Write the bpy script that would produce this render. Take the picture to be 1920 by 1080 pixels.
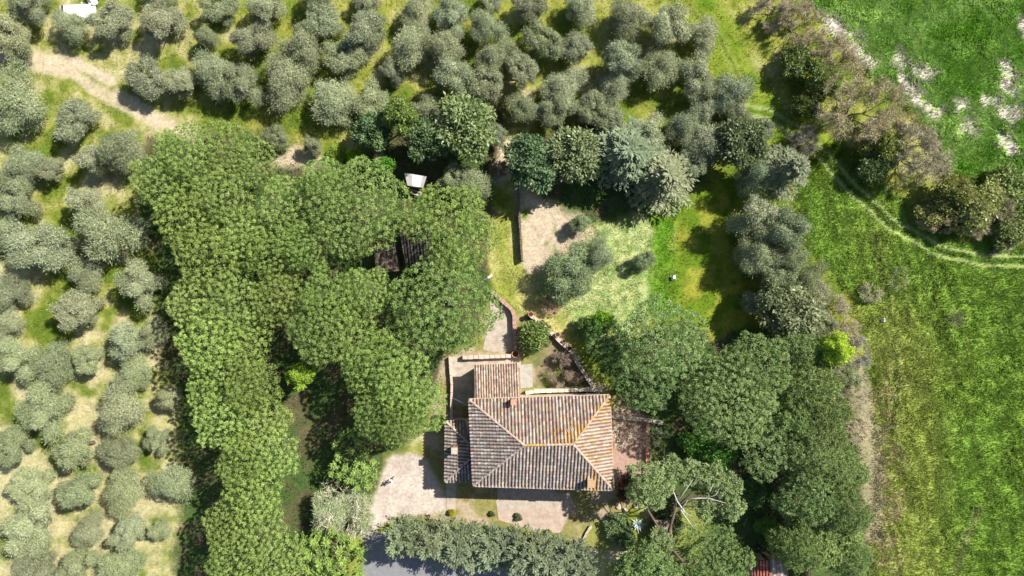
import bpy, bmesh, math, random
import numpy as np
from mathutils import Vector
R_ = math.radians
scene = bpy.context.scene
for o in list(bpy.data.objects): bpy.data.objects.remove(o)

# ------------------------------------------------------------------ camera, sky, sun, exposure
CAMH = 83.0            # drone height in metres
MPP = 0.065            # metres on the ground per photograph pixel
cam_d = bpy.data.cameras.new('camera'); cam = bpy.data.objects.new('camera', cam_d)
scene.collection.objects.link(cam)
cam.location = (0, 0, CAMH); cam.rotation_euler = (0, 0, 0)
cam_d.sensor_width = 36.0; cam_d.lens = 36.0 * CAMH / (1920 * MPP)
cam_d.clip_start = 0.5; cam_d.clip_end = 6000
scene.camera = cam
SUN_EL = R_(46.0); SUN_AZ = math.atan2(0.85, 0.53)      # azimuth from +Y towards +X
world = bpy.data.worlds.new('World'); scene.world = world; world.use_nodes = True
wn = world.node_tree; wn.nodes.clear()
sky = wn.nodes.new('ShaderNodeTexSky'); sky.sky_type = 'NISHITA'; sky.sun_disc = False
sky.sun_elevation = SUN_EL; sky.sun_rotation = SUN_AZ
bg = wn.nodes.new('ShaderNodeBackground'); bg.inputs[1].default_value = 0.076
wo = wn.nodes.new('ShaderNodeOutputWorld')
wn.links.new(sky.outputs[0], bg.inputs[0]); wn.links.new(bg.outputs[0], wo.inputs[0])
sun_d = bpy.data.lights.new('sun', 'SUN'); sun_d.energy = 5.0; sun_d.angle = R_(0.53); sun_d.color = (1.0, 0.955, 0.88)
sun = bpy.data.objects.new('sun', sun_d); scene.collection.objects.link(sun)
sv = Vector((math.sin(SUN_AZ) * math.cos(SUN_EL), math.cos(SUN_AZ) * math.cos(SUN_EL), math.sin(SUN_EL)))
sun.rotation_euler = sv.to_track_quat('Z', 'Y').to_euler(); sun.location = sv * 200
vs = scene.view_settings
vs.view_transform = 'Standard'; vs.look = 'None'; vs.gamma = 1.0; vs.use_curve_mapping = False
vs.exposure = 0.97
scene.render.engine = 'CYCLES'
scene.cycles.max_bounces = 6; scene.cycles.diffuse_bounces = 3; scene.cycles.transmission_bounces = 3

# ------------------------------------------------------------------ helpers
C = scene.collection
rs = np.random.RandomState(11); random.seed(5)

def P(px, py, h=0.0):
    k = MPP * (CAMH - h) / CAMH
    return Vector(((px - 960) * k, (540 - py) * k, h))

def props(o, label=None, cat=None, group=None, kind=None):
    if label: o['label'] = label
    if cat: o['category'] = cat
    if group: o['group'] = group
    if kind: o['kind'] = kind
    return o

def link(name, data, mat=None, parent=None, loc=None):
    o = bpy.data.objects.new(name, data); C.objects.link(o)
    if mat is not None and data is not None and len(data.materials) == 0: data.materials.append(mat)
    if parent is not None: o.parent = parent
    if loc is not None: o.location = loc
    return o

def empty(name, loc, rz=0, **k):
    o = bpy.data.objects.new(name, None); C.objects.link(o); o.empty_display_size = 0.3
    o.location = loc; o.rotation_euler = (0, 0, rz); props(o, **k); return o

def np_mesh(name, V, F, nper, col=None, var=None, smooth=False):
    """V (n,3), F (m,nper) int"""
    me = bpy.data.meshes.new(name); V = np.asarray(V, np.float32); F = np.asarray(F, np.int32)
    me.vertices.add(len(V)); me.vertices.foreach_set('co', V.ravel())
    me.loops.add(F.size); me.loops.foreach_set('vertex_index', F.ravel())
    me.polygons.add(len(F)); me.polygons.foreach_set('loop_start', np.arange(0, F.size, nper, dtype=np.int32))
    try: me.polygons.foreach_set('loop_total', np.full(len(F), nper, np.int32))
    except Exception: pass
    if smooth: me.polygons.foreach_set('use_smooth', np.ones(len(F), bool))
    me.update(calc_edges=True)
    if col is not None:
        a = me.attributes.new('Col', 'FLOAT_COLOR', 'POINT')
        c = np.ones((len(V), 4), np.float32); c[:, :3] = col; a.data.foreach_set('color', c.ravel())
    if var is not None:
        a = me.attributes.new('var', 'FLOAT', 'POINT'); a.data.foreach_set('value', np.asarray(var, np.float32))
    return me

class MB:
    """collects polygons, builds one mesh"""
    def __init__(s): s.v = []; s.f = []; s.c = []
    def add(s, vs, fs, col=None):
        b = len(s.v); s.v += [tuple(p) for p in vs]; s.f += [tuple(i + b for i in f) for f in fs]
        s.c += [col if col else (1, 1, 1)] * len(vs); return s
    def box(s, cx, cy, cz, sx, sy, sz, rz=0, col=None, taper=1.0):
        ca, sa = math.cos(rz), math.sin(rz); vs = []
        for z in (-1, 1):
            t = taper if z > 0 else 1
            for x, y in ((-1, -1), (1, -1), (1, 1), (-1, 1)):
                X, Y = x * sx / 2 * t, y * sy / 2 * t
                vs.append((cx + X * ca - Y * sa, cy + X * sa + Y * ca, cz + z * sz / 2))
        return s.add(vs, [(3, 2, 1, 0), (4, 5, 6, 7), (0, 1, 5, 4), (1, 2, 6, 5), (2, 3, 7, 6), (3, 0, 4, 7)], col)
    def tube(s, pts, rad, n=6, cap=True, col=None):
        pts = [Vector(p) for p in pts]; rings = []
        for i, p in enumerate(pts):
            d = (pts[min(i + 1, len(pts) - 1)] - pts[max(i - 1, 0)])
            d = d.normalized() if d.length > 1e-6 else Vector((0, 0, 1))
            a = d.cross(Vector((0.31, 0.9, 0.2))).normalized(); b = d.cross(a)
            r = rad[i] if isinstance(rad, (list, tuple)) else rad
            rings.append([p + (a * math.cos(2 * math.pi * k / n) + b * math.sin(2 * math.pi * k / n)) * r for k in range(n)])
        vs = [v for r in rings for v in r]; fs = []
        for i in range(len(pts) - 1):
            for k in range(n):
                fs.append((i * n + k, i * n + (k + 1) % n, (i + 1) * n + (k + 1) % n, (i + 1) * n + k))
        if cap:
            fs.append(tuple(range(n))[::-1]); fs.append(tuple((len(pts) - 1) * n + k for k in range(n)))
        return s.add(vs, fs, col)
    def lathe(s, prof, n=14, cx=0, cy=0, cz=0, col=None):
        vs = []; fs = []
        for r, z in prof:
            for k in range(n):
                a = 2 * math.pi * k / n; vs.append((cx + r * math.cos(a), cy + r * math.sin(a), cz + z))
        for i in range(len(prof) - 1):
            for k in range(n): fs.append((i * n + k, i * n + (k + 1) % n, (i + 1) * n + (k + 1) % n, (i + 1) * n + k))
        return s.add(vs, fs, col)
    def mesh(s, name, smooth=False):
        me = bpy.data.meshes.new(name); me.from_pydata(s.v, [], s.f); me.update()
        a = me.attributes.new('Col', 'FLOAT_COLOR', 'POINT')
        c = np.ones((len(s.v), 4), np.float32); c[:, :3] = np.array(s.c, np.float32).reshape(-1, 3); a.data.foreach_set('color', c.ravel())
        if smooth:
            for p in me.polygons: p.use_smooth = True
        return me
    def build(s, name, mat, parent=None, smooth=False, loc=None):
        return link(name, s.mesh(name, smooth), mat, parent, loc)

# value noise ------------------------------------------------------
def hash2(i, j, seed):
    n = (i.astype(np.int64) * 374761393 + j.astype(np.int64) * 668265263 + seed * 982451653) & 0x7fffffff
    n = ((n ^ (n >> 13)) * 1274126177) & 0x7fffffff
    return ((n ^ (n >> 16)) & 0xffff) / 65535.0
def vnoise(x, y, seed=0):
    i = np.floor(x); j = np.floor(y); fx = x - i; fy = y - j
    fx = fx * fx * (3 - 2 * fx); fy = fy * fy * (3 - 2 * fy)
    a = hash2(i, j, seed); b = hash2(i + 1, j, seed); c = hash2(i, j + 1, seed); d = hash2(i + 1, j + 1, seed)
    return (a * (1 - fx) + b * fx) * (1 - fy) + (c * (1 - fx) + d * fx) * fy
def fbm(x, y, seed=0, o=4):
    s = 0; a = 0.5; t = 0
    for k in range(o):
        s = s + a * vnoise(x * 2 ** k + 17.3 * k, y * 2 ** k + 9.1 * k, seed + k); t += a; a *= 0.55
    return s / t
def sstep(a, b, x):
    t = np.clip((x - a) / (b - a), 0, 1); return t * t * (3 - 2 * t)
def poly_sd(X, Y, poly):
    """signed distance in pixels, positive inside"""
    d = np.full(X.shape, 1e9); inside = np.zeros(X.shape, bool); n = len(poly)
    for k in range(n):
        x0, y0 = poly[k]; x1, y1 = poly[(k + 1) % n]
        ex, ey = x1 - x0, y1 - y0
        t = np.clip(((X - x0) * ex + (Y - y0) * ey) / (ex * ex + ey * ey + 1e-9), 0, 1)
        d = np.minimum(d, np.hypot(X - x0 - t * ex, Y - y0 - t * ey))
        if y0 != y1:
            c = ((y0 > Y) != (y1 > Y)) & (X < (x1 - x0) * (Y - y0) / (y1 - y0) + x0); inside ^= c
    return np.where(inside, d, -d)
def line_d(X, Y, pl):
    d = np.full(X.shape, 1e9)
    for (x0, y0), (x1, y1) in zip(pl[:-1], pl[1:]):
        ex, ey = x1 - x0, y1 - y0
        t = np.clip(((X - x0) * ex + (Y - y0) * ey) / (ex * ex + ey * ey + 1e-9), 0, 1)
        d = np.minimum(d, np.hypot(X - x0 - t * ex, Y - y0 - t * ey))
    return d

# ------------------------------------------------------------------ materials
def new_mat(name):
    m = bpy.data.materials.new(name); m.use_nodes = True; nt = m.node_tree
    return m, nt, nt.nodes['Principled BSDF'], nt.nodes, nt.links
def surf(name, c1, c2, scale=4.0, rough=0.85, bump=0.3, attr=False, metal=0.0, spec=0.3, detail=6):
    m, nt, b, N, L = new_mat(name)
    tc = N.new('ShaderNodeTexCoord'); nz = N.new('ShaderNodeTexNoise'); nz.inputs['Scale'].default_value = scale
    nz.inputs['Detail'].default_value = detail; nz.inputs['Roughness'].default_value = 0.65
    L.new(tc.outputs['Object'], nz.inputs['Vector'])
    rp = N.new('ShaderNodeValToRGB'); rp.color_ramp.elements[0].position = 0.32; rp.color_ramp.elements[1].position = 0.68
    rp.color_ramp.elements[0].color = (*c1, 1); rp.color_ramp.elements[1].color = (*c2, 1)
    L.new(nz.outputs['Fac'], rp.inputs['Fac'])
    out = rp.outputs['Color']
    if attr:
        at = N.new('ShaderNodeAttribute'); at.attribute_name = 'Col'
        mx = N.new('ShaderNodeMixRGB'); mx.blend_type = 'MULTIPLY'; mx.inputs[0].default_value = 1.0
        L.new(rp.outputs['Color'], mx.inputs[1]); L.new(at.outputs['Color'], mx.inputs[2]); out = mx.outputs[0]
    L.new(out, b.inputs['Base Color'])
    b.inputs['Roughness'].default_value = rough; b.inputs['Metallic'].default_value = metal
    b.inputs['Specular IOR Level'].default_value = spec
    if bump:
        bp = N.new('ShaderNodeBump'); bp.inputs['Strength'].default_value = bump; bp.inputs['Distance'].default_value = 0.05
        L.new(nz.outputs['Fac'], bp.inputs['Height']); L.new(bp.outputs['Normal'], b.inputs['Normal'])
    return m
def leafmat(name, c1, c2, trans=0.25, rough=0.55, spec=0.25, attr=False):
    m, nt, b, N, L = new_mat(name)
    oi = N.new('ShaderNodeObjectInfo')
    if attr:
        at = N.new('ShaderNodeAttribute'); at.attribute_name = 'Col'; col = at.outputs['Color']
    else:
        at = N.new('ShaderNodeAttribute'); at.attribute_name = 'var'
        rp = N.new('ShaderNodeMixRGB'); rp.inputs[1].default_value = (*c1, 1); rp.inputs[2].default_value = (*c2, 1)
        L.new(at.outputs['Fac'], rp.inputs[0]); col = rp.outputs[0]
    mx = N.new('ShaderNodeMixRGB'); mx.blend_type = 'MULTIPLY'; mx.inputs[0].default_value = 1.0
    L.new(col, mx.inputs[1]); L.new(oi.outputs['Color'], mx.inputs[2])
    L.new(mx.outputs[0], b.inputs['Base Color'])
    b.inputs['Roughness'].default_value = rough; b.inputs['Specular IOR Level'].default_value = spec
    tr = N.new('ShaderNodeBsdfTranslucent'); L.new(mx.outputs[0], tr.inputs['Color'])
    ms = N.new('ShaderNodeMixShader'); ms.inputs[0].default_value = trans
    out = N['Material Output']
    L.new(b.outputs[0], ms.inputs[1]); L.new(tr.outputs[0], ms.inputs[2]); L.new(ms.outputs[0], out.inputs['Surface'])
    return m

M = {}
M['olive'] = leafmat('olive_leaf', (0.132, 0.158, 0.082), (0.39, 0.425, 0.255), 0.10, 0.5, 0.3)
M['pine'] = leafmat('pine_needle', (0.140, 0.205, 0.046), (0.43, 0.52, 0.165), 0.28, 0.6, 0.2)
M['pine_dark'] = leafmat('dark_pine_needle', (0.115, 0.170, 0.048), (0.30, 0.38, 0.14), 0.25, 0.6, 0.2)
M['fir'] = leafmat('fir_needle', (0.085, 0.125, 0.075), (0.255, 0.300, 0.190), 0.2, 0.5, 0.3)
M['cypress'] = leafmat('cypress_spray', (0.080, 0.110, 0.060), (0.250, 0.285, 0.175), 0.2, 0.5, 0.3)
M['broad'] = leafmat('broad_leaf', (0.110, 0.160, 0.050), (0.300, 0.360, 0.150), 0.3, 0.45, 0.35)
M['lime'] = leafmat('lime_leaf', (0.24, 0.34, 0.02), (0.56, 0.66, 0.07), 0.35, 0.5, 0.3)
M['twig'] = leafmat('bare_twig', (0.25, 0.225, 0.165), (0.52, 0.475, 0.37), 0.0, 0.9, 0.1)
M['grass'] = leafmat('grass_blade', (0, 0, 0), (0, 0, 0), 0.35, 0.6, 0.2, attr=True)
M['bark'] = surf('bark', (0.07, 0.05, 0.04), (0.17, 0.13, 0.10), 9, 0.95, 0.6)
M['deadwood'] = surf('dead_wood', (0.42, 0.40, 0.37), (0.66, 0.63, 0.58), 6, 0.85, 0.3)

# the ground: colour attribute x fine noise
def ground_mat():
    m, nt, b, N, L = new_mat('ground_soil_and_turf')
    at = N.new('ShaderNodeAttribute'); at.attribute_name = 'Col'
    tc = N.new('ShaderNodeTexCoord')
    nz = N.new('ShaderNodeTexNoise'); nz.inputs['Scale'].default_value = 2.6; nz.inputs['Detail'].default_value = 8; nz.inputs['Roughness'].default_value = 0.7
    n2 = N.new('ShaderNodeTexNoise'); n2.inputs['Scale'].default_value = 9.0; n2.inputs['Detail'].default_value = 5; n2.inputs['Roughness'].default_value = 0.7
    L.new(tc.outputs['Object'], nz.inputs['Vector']); L.new(tc.outputs['Object'], n2.inputs['Vector'])
    mr = N.new('ShaderNodeMapRange'); mr.inputs[1].default_value = 0.3; mr.inputs[2].default_value = 0.7; mr.inputs[3].default_value = 0.62; mr.inputs[4].default_value = 1.3
    L.new(nz.outputs['Fac'], mr.inputs[0])
    mx = N.new('ShaderNodeMixRGB'); mx.blend_type = 'MULTIPLY'; mx.inputs[0].default_value = 0.85
    L.new(at.outputs['Color'], mx.inputs[1]); L.new(mr.outputs[0], mx.inputs[2])
    L.new(mx.outputs[0], b.inputs['Base Color']); b.inputs['Roughness'].default_value = 0.95; b.inputs['Specular IOR Level'].default_value = 0.1
    bp = N.new('ShaderNodeBump'); bp.inputs['Strength'].default_value = 0.6; bp.inputs['Distance'].default_value = 0.08
    L.new(n2.outputs['Fac'], bp.inputs['Height']); L.new(bp.outputs['Normal'], b.inputs['Normal'])
    return m
M['ground'] = ground_mat()

# ------------------------------------------------------------------ ground zones (photograph pixel units = ground metres / MPP)
CROP = [(1495, -60), (2050, -60), (2050, 350), (1860, 345), (1780, 335), (1735, 260), (1690, 200), (1620, 130), (1560, 60), (1520, 10)]
MEADOW = [(1490, 275), (1520, 258), (1568, 268), (1655, 350), (1732, 414), (1805, 450), (2050, 468), (2050, 1160), (1610, 1160), (1640, 1000), (1640, 820), (1640, 700), (1600, 560), (1495, 440)]
LAWN = [(918, 410), (972, 410), (980, 500), (1010, 560), (1072, 640), (1050, 640), (985, 588), (965, 578), (925, 545), (916, 500)]
SOIL = [(972, 345), (1075, 400), (1120, 440), (1070, 470), (1020, 510), (985, 520), (976, 480)]
PALE = [(1070, 440), (1130, 420), (1228, 400), (1228, 580), (1180, 640), (1100, 640), (1040, 580), (1000, 545), (1010, 510)]
STRIP = [(1226, 395), (1266, 395), (1264, 480), (1268, 585), (1222, 590)]
RIGHTG = [(1266, 380), (1330, 350), (1420, 300), (1430, 600), (1340, 640), (1266, 585)]
TRACK = [[(-60, 100), (60, 108), (150, 120), (205, 150)], [(60, 125), (140, 140), (210, 185), (260, 215), (330, 240), (360, 255)], [(215, 175), (290, 215), (350, 245)]]
BARE = [[(1555, 38), (1580, 55), (1590, 75)], [(1600, 88), (1632, 112)], [(1682, 105), (1695, 120)], [(1720, 135), (1738, 140)], [(1695, 150), (1710, 180), (1735, 200), (1750, 212)],
        [(1890, 125), (1895, 145), (1888, 165)], [(1870, 205), (1900, 215)], [(1880, 260), (1900, 280)], [(1915, 40), (1925, 60)], [(1800, 238), (1815, 242)], [(1795, 198), (1800, 202)], [(1850, 185), (1862, 188)]]
WOOD = [(270, 260), (500, 250), (560, 310), (760, 300), (925, 330), (918, 540), (900, 640), (840, 670), (830, 780), (720, 850), (700, 930), (640, 1000), (650, 1160), (330, 1160), (340, 800), (300, 600), (270, 400)]
WOODR = [(1110, 640), (1200, 640), (1300, 600), (1480, 620), (1620, 700), (1630, 1160), (1200, 1160), (1230, 850), (1150, 760)]
CONIF = [(690, 200), (940, 190), (940, 320), (760, 330), (690, 300)]
CONIF2 = [(960, 260), (1100, 240), (1320, 300), (1300, 390), (1100, 420), (985, 330)]
def zones(x, y):
    X = 960 + x / MPP; Y = 540 - y / MPP
    wx = (fbm(x * .35, y * .35, 3) - .5) * 42; wy = (fbm(x * .35 + 50, y * .35, 4) - .5) * 42
    Xw, Yw = X + wx, Y + wy
    n1 = fbm(x * .16, y * .16, 7); n2 = fbm(x * .55, y * .55, 8); n3 = fbm(x * 1.6, y * 1.6, 9); n4 = fbm(x * 4.1, y * 4.1, 10, 2)
    green = np.array([.125, .185, .022]); yel = np.array([.30, .31, .055]); tan = np.array([.52, .47, .255]); dirt = np.array([.60, .49, .34])
    def mix(a, b, t): return a * (1 - t)[..., None] + b * t[..., None]
    base = mix(np.broadcast_to(green, X.shape + (3,)), np.broadcast_to(yel, X.shape + (3,)), sstep(.32, .62, n2 * .6 + n1 * .4))
    dry = sstep(.47, .74, n1 * .5 + n2 * .5 + np.where(X < 420, .09, 0) + sstep(500, 900, Y) * .11 * (X < 420) - .05)
    c = mix(base, tan, dry)
    def lay(c, mask, col): return mix(c, np.broadcast_to(np.asarray(col), X.shape + (3,)) if np.ndim(col) == 1 else col, mask)
    # dark leaf litter and ivy under the woods
    for pl in (WOOD, WOODR, CONIF, CONIF2):
        lit = mix(np.broadcast_to(np.array([.070, .115, .030]), X.shape + (3,)), np.broadcast_to(np.array([.115, .105, .05]), X.shape + (3,)), sstep(.45, .7, n2))
        c = lay(c, sstep(-18, 10, poly_sd(Xw, Yw, pl)), lit)
    # dirt clearing north of the wood
    for pl in ([(505, 300), (540, 275), (610, 300), (600, 320)], [(930, 270), (965, 262), (975, 330), (940, 350)]):
        c = lay(c, sstep(-10, 8, poly_sd(Xw, Yw, pl)) * .9, dirt)
    # crop field
    cg = mix(np.broadcast_to(np.array([.165, .36, .03]), X.shape + (3,)), np.broadcast_to(np.array([.36, .55, .13]), X.shape + (3,)), sstep(.35, .65, n2 * .5 + n1 * .5))
    mc = sstep(-8, 8, poly_sd(Xw, Yw, CROP)); c = lay(c, mc, cg)
    hr = sstep(34, 20, line_d(Xw, Yw, [(1500, 20), (1570, 100), (1640, 190)])) * sstep(.4, .6, n2)
    c = lay(c, hr * .7, np.array([.24, .26, .04]))
    bare = np.zeros(X.shape)
    for pl in BARE:
        bare = np.maximum(bare, sstep(16, 11, line_d(X + wx * .7, Y + wy * .7, pl) + (n3 - .5) * 40 + (n4 - .5) * 22))
    c = lay(c, bare * (.55 + .45 * sstep(.4, .6, n3)), np.array([.66, .56, .52]))
    # meadow
    mg = mix(np.broadcast_to(np.array([.19, .315, .042]), X.shape + (3,)), np.broadcast_to(np.array([.315, .38, .075]), X.shape + (3,)),
             sstep(.22, .85, n2 * .25 + n1 * .25 + .50 * np.exp(-((X - 1670 - (Y - 700) * .06) / 90) ** 2) * (sstep(480, 700, Y) + .35)))
    mg = mix(mg, np.broadcast_to(np.array([.34, .29, .14]), X.shape + (3,)), sstep(.60, .82, n3 * .45 + n2 * .3 + .36 * np.exp(-((X - 1665) / 50) ** 2)) * sstep(600, 800, Y))
    mow = fbm((x * .97 + y * .24) * 1.7, (y * .97 - x * .24) * .06, 77, 3); mg = mg * (.82 + .36 * sstep(.3, .7, mow))[..., None]
    mm = sstep(-10, 10, poly_sd(Xw, Yw, MEADOW)); c = lay(c, mm, mg)
    # grassy strip between the groves, wheel tracks
    ms = sstep(60, 30, line_d(Xw, Yw, [(1330, 40), (1390, 150), (1450, 230), (1540, 300)])); c = lay(c, ms, mix(np.broadcast_to(np.array([.12, .20, .014]), X.shape + (3,)), np.broadcast_to(np.array([.21, .27, .03]), X.shape + (3,)), sstep(.35, .65, n2)))
    ring = [(1395, 205), (1440, 215), (1490, 245), (1545, 295), (1610, 365), (1680, 425), (1760, 470), (1840, 488), (2050, 495)]
    dr = line_d(X + wx * .12, Y + wy * .12, ring)
    c = lay(c, sstep(5, 2.2, np.abs(dr - 9)) * .8, np.array([.36, .42, .16])); c = lay(c, sstep(6, 2, dr) * .6, np.array([.085, .17, .016]))
    for pl, a in (([(1640, 440), (1662, 540), (1676, 640), (1687, 720), (1672, 800), (1650, 900), (1640, 960)], .8), ([(1345, 60), (1370, 110), (1400, 180)], .7), ([(1255, 0), (1300, 25), (1340, 60)], .6)):
        dp = line_d(X + wx * .15, Y + wy * .15, pl); c = lay(c, sstep(4.5, 1.8, dp) * a * .7, np.array([.09, .14, .02])); c = lay(c, sstep(3.4, 1.5, np.abs(dp - 6)) * a * .5, np.array([.34, .34, .12]))
    dp = line_d(X + wx * .3, Y + wy * .3, [(1832, 955), (1812, 1010), (1785, 1100)]); c = lay(c, sstep(14, 4, dp) * .5, np.array([.30, .33, .12]))
    # dry scrub verge along the east wood
    vd = sstep(26, 10, line_d(Xw, Yw, [(1600, 690), (1625, 780), (1640, 880), (1640, 1000)])); c = lay(c, vd * .85, np.array([.36, .31, .19]))
    # dirt track top left
    for pl in TRACK:
        c = lay(c, sstep(14, 6, line_d(X + wx * .4, Y + wy * .4, pl)) * (.72 + .28 * sstep(.35, .6, n2)), dirt)
    # garden
    c = lay(c, sstep(-9, 9, poly_sd(X + wx * .5, Y + wy * .5, RIGHTG)), mix(np.broadcast_to(np.array([.13, .21, .014]), X.shape + (3,)), np.broadcast_to(np.array([.30, .31, .04]), X.shape + (3,)), sstep(.38, .62, n2)))
    c = lay(c, sstep(-14, 14, poly_sd(X + wx * .9 + (n4 - .5) * 18, Y + wy * .9, PALE)), mix(np.broadcast_to(np.array([.32, .44, .13]), X.shape + (3,)), np.broadcast_to(np.array([.52, .55, .25]), X.shape + (3,)), sstep(.3, .7, n3 * .6 + n2 * .4)))
    c = lay(c, sstep(-14, 14, poly_sd(X + wx * .9 + (n4 - .5) * 16, Y + wy * .9, SOIL)) * sstep(.25, .5, n2 + .10), np.array([.56, .46, .33]))
    c = lay(c, sstep(-14, 10, poly_sd(X + wx * .8 + (n4 - .5) * 14, Y + wy * .8, STRIP)) * (.6 + .4 * sstep(.3, .55, n2)), mix(np.broadcast_to(np.array([.13, .31, .016]), X.shape + (3,)), np.broadcast_to(np.array([.19, .33, .03]), X.shape + (3,)), sstep(.3, .7, n3)))
    c = lay(c, sstep(-5, 5, poly_sd(X + wx * .2, Y + wy * .2, LAWN)), mix(np.broadcast_to(np.array([.30, .34, .06]), X.shape + (3,)), np.broadcast_to(np.array([.52, .48, .18]), X.shape + (3,)), sstep(.30, .72, n2 * .5 + n1 * .2 + .3 * np.abs(X - 945) / 40)))
    # yard around the house: dusty soil and thin grass
    YARD = [(835, 660), (905, 650), (925, 545), (962, 580), (1060, 640), (1120, 720), (1215, 780), (1215, 880), (1170, 960), (1180, 1040), (1090, 1050), (1060, 1000), (720, 970), (720, 860), (790, 850), (800, 780)]
    c = lay(c, sstep(-6, 6, poly_sd(X + wx * .2, Y + wy * .2, YARD)), mix(np.broadcast_to(np.array([.27, .245, .085]), X.shape + (3,)), np.broadcast_to(np.array([.45, .36, .24]), X.shape + (3,)), sstep(.38, .62, n2)))
    GB = [(975, 598), (1000, 590), (1066, 655), (1110, 725), (1000, 725), (1000, 680), (972, 665)]
    c = lay(c, sstep(-5, 5, poly_sd(X + wx * .2, Y + wy * .2, GB)), mix(np.broadcast_to(np.array([.14, .17, .04]), X.shape + (3,)), np.broadcast_to(np.array([.27, .22, .13]), X.shape + (3,)), sstep(.4, .6, n2)))
    GL = [(1085, 985), (1120, 975), (1165, 985), (1172, 1020), (1140, 1036), (1095, 1030)]
    c = lay(c, sstep(-5, 5, poly_sd(X + wx * .15, Y + wy * .15, GL)), np.array([.26, .27, .07]))
    c = lay(c, sstep(-10, 10, poly_sd(Xw, Yw, [(1265, 950), (1300, 945), (1330, 1000), (1300, 1080), (1265, 1060)])), np.array([.24, .28, .07]))
    DRIVE = [(735, 852), (770, 850), (800, 862), (832, 925), (838, 960), (735, 972), (690, 1010), (670, 1000), (700, 940), (715, 890)]
    c = lay(c, sstep(-5, 5, poly_sd(X + wx * .3, Y + wy * .3, DRIVE)), np.array([.57, .485, .41]) * (1 - .25 * sstep(.45, .8, n2 * .5 + n4 * .5)[..., None]))
    for off in (-9, 9):
        tl = line_d(X + wx * .1, Y + wy * .1, [(672 + off, 1010), (700 + off, 965), (735 + off, 915), (758 + off, 855)]); c = lay(c, sstep(4.5, 1.5, tl) * .35 * sstep(.3, .6, n2), np.array([.42, .345, .28]))
    masks = dict(crop=mc * (1 - bare), meadow=mm)
    return c * .74 * (.80 + .40 * n3[..., None]), X, Y, masks
FLAT = [(660, 640), (930, 520), (1080, 560), (1250, 760), (1200, 1050), (1090, 1160), (640, 1160)]
def height(x, y):
    X = 960 + x / MPP; Y = 540 - y / MPP
    rough = 1 - sstep(-40, 0, poly_sd(X, Y, FLAT))
    mm = np.maximum(sstep(-10, 30, poly_sd(X, Y, MEADOW)), sstep(-10, 30, poly_sd(X, Y, CROP)))
    h = (fbm(x * .9, y * .9, 21) - .5) * (.18 + .30 * mm) + (fbm(x * 2.2, y * 2.2, 23, 2) - .5) * (.06 + .16 * mm)
    return h * rough - .02
def axis(a, step):
    n = int(round(2 * a / step)); core = list(np.linspace(-a, a, n + 1)); out = []; d = step; p = a
    while p < 2500: d *= 1.5; p += d; out.append(p)
    return np.array([-q for q in out[::-1]] + core + out)
gx = axis(68, .27); gy = axis(41, .27)
GX, GY = np.meshgrid(gx, gy); gc, gX, gY, gm = zones(GX, GY); gz = height(GX, GY) 
nxn, nyn = len(gx), len(gy)
gV = np.stack([GX, GY, gz], -1).reshape(-1, 3); idx = np.arange(nxn * nyn).reshape(nyn, nxn)
gF = np.stack([idx[:-1, :-1], idx[:-1, 1:], idx[1:, 1:], idx[1:, :-1]], -1).reshape(-1, 4)
props(link('ground', np_mesh('ground', gV, gF, 4, gc.reshape(-1, 3), smooth=True), M['ground']), kind='structure')
def patch(name, poly, warp=0.0):
    cx = (gX[:-1, :-1] + gX[1:, 1:]) / 2; cy = (gY[:-1, :-1] + gY[1:, 1:]) / 2
    m = (poly_sd(cx, cy, poly) > 0).ravel()
    m &= (np.abs(cx.ravel() - 960) < 1100) & (np.abs(cy.ravel() - 540) < 660)
    F = gF[m]; u, inv = np.unique(F.ravel(), return_inverse=True)
    V = gV[u] + np.array([0, 0, .005]); me = np_mesh(name, V, inv.reshape(-1, 4), 4, gc.reshape(-1, 3)[u], smooth=True)
    return props(link(name, me, M['ground']), kind='structure')
patch('crop_field', CROP); patch('meadow', MEADOW); patch('lawn', LAWN); patch('vegetable_plot', SOIL); patch('gravel_drive', [(735, 852), (770, 850), (800, 862), (832, 925), (838, 960), (735, 972), (690, 1010), (670, 1000), (700, 940), (715, 890)])

def sheet(name, poly, mat, z=.012):
    bm = bmesh.new(); vs = [bm.verts.new(P(px, py, 0) + Vector((0, 0, z))) for px, py in poly]
    f = bm.faces.new(vs); f.normal_update()
    if f.normal.z < 0: f.normal_flip()
    bmesh.ops.triangulate(bm, faces=bm.faces); me = bpy.data.meshes.new(name); bm.to_mesh(me); bm.free()
    return props(link(name, me, mat), kind='structure')
M['asphalt'] = surf('asphalt', (.145, .145, .15), (.20, .20, .205), 1.6, .9, .15)
M['paving'] = surf('pale_paving', (.25, .21, .165), (.42, .355, .285), 1.3, .9, .3)
M['terrace'] = surf('red_terrace_tile', (.24, .15, .115), (.36, .235, .185), 3.0, .85, .3)
M['brickpave'] = surf('terracotta_paving', (.26, .195, .15), (.43, .34, .27), 1.1, .85, .3)
M['concrete'] = surf('concrete', (.24, .225, .195), (.36, .335, .29), 1.5, .9, .2)
sheet('road', [(682, 1012), (700, 1000), (740, 996), (820, 1004), (900, 1022), (1000, 1052), (1100, 1092), (1240, 1180), (660, 1180), (678, 1080)], M['asphalt'], .016)
ed = MB()
rp = [P(1240, 1180), P(1100, 1092), P(1000, 1052), P(900, 1022), P(820, 1004), P(740, 996)]
for a, b in zip(rp[:-1], rp[1:]):
    d = (b - a); mid = (a + b) / 2; ed.box(mid.x, mid.y, .05, d.length + .05, .18, .12, math.atan2(d.y, d.x))
props(ed.build('road_kerb', M['concrete']), kind='structure')

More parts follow.
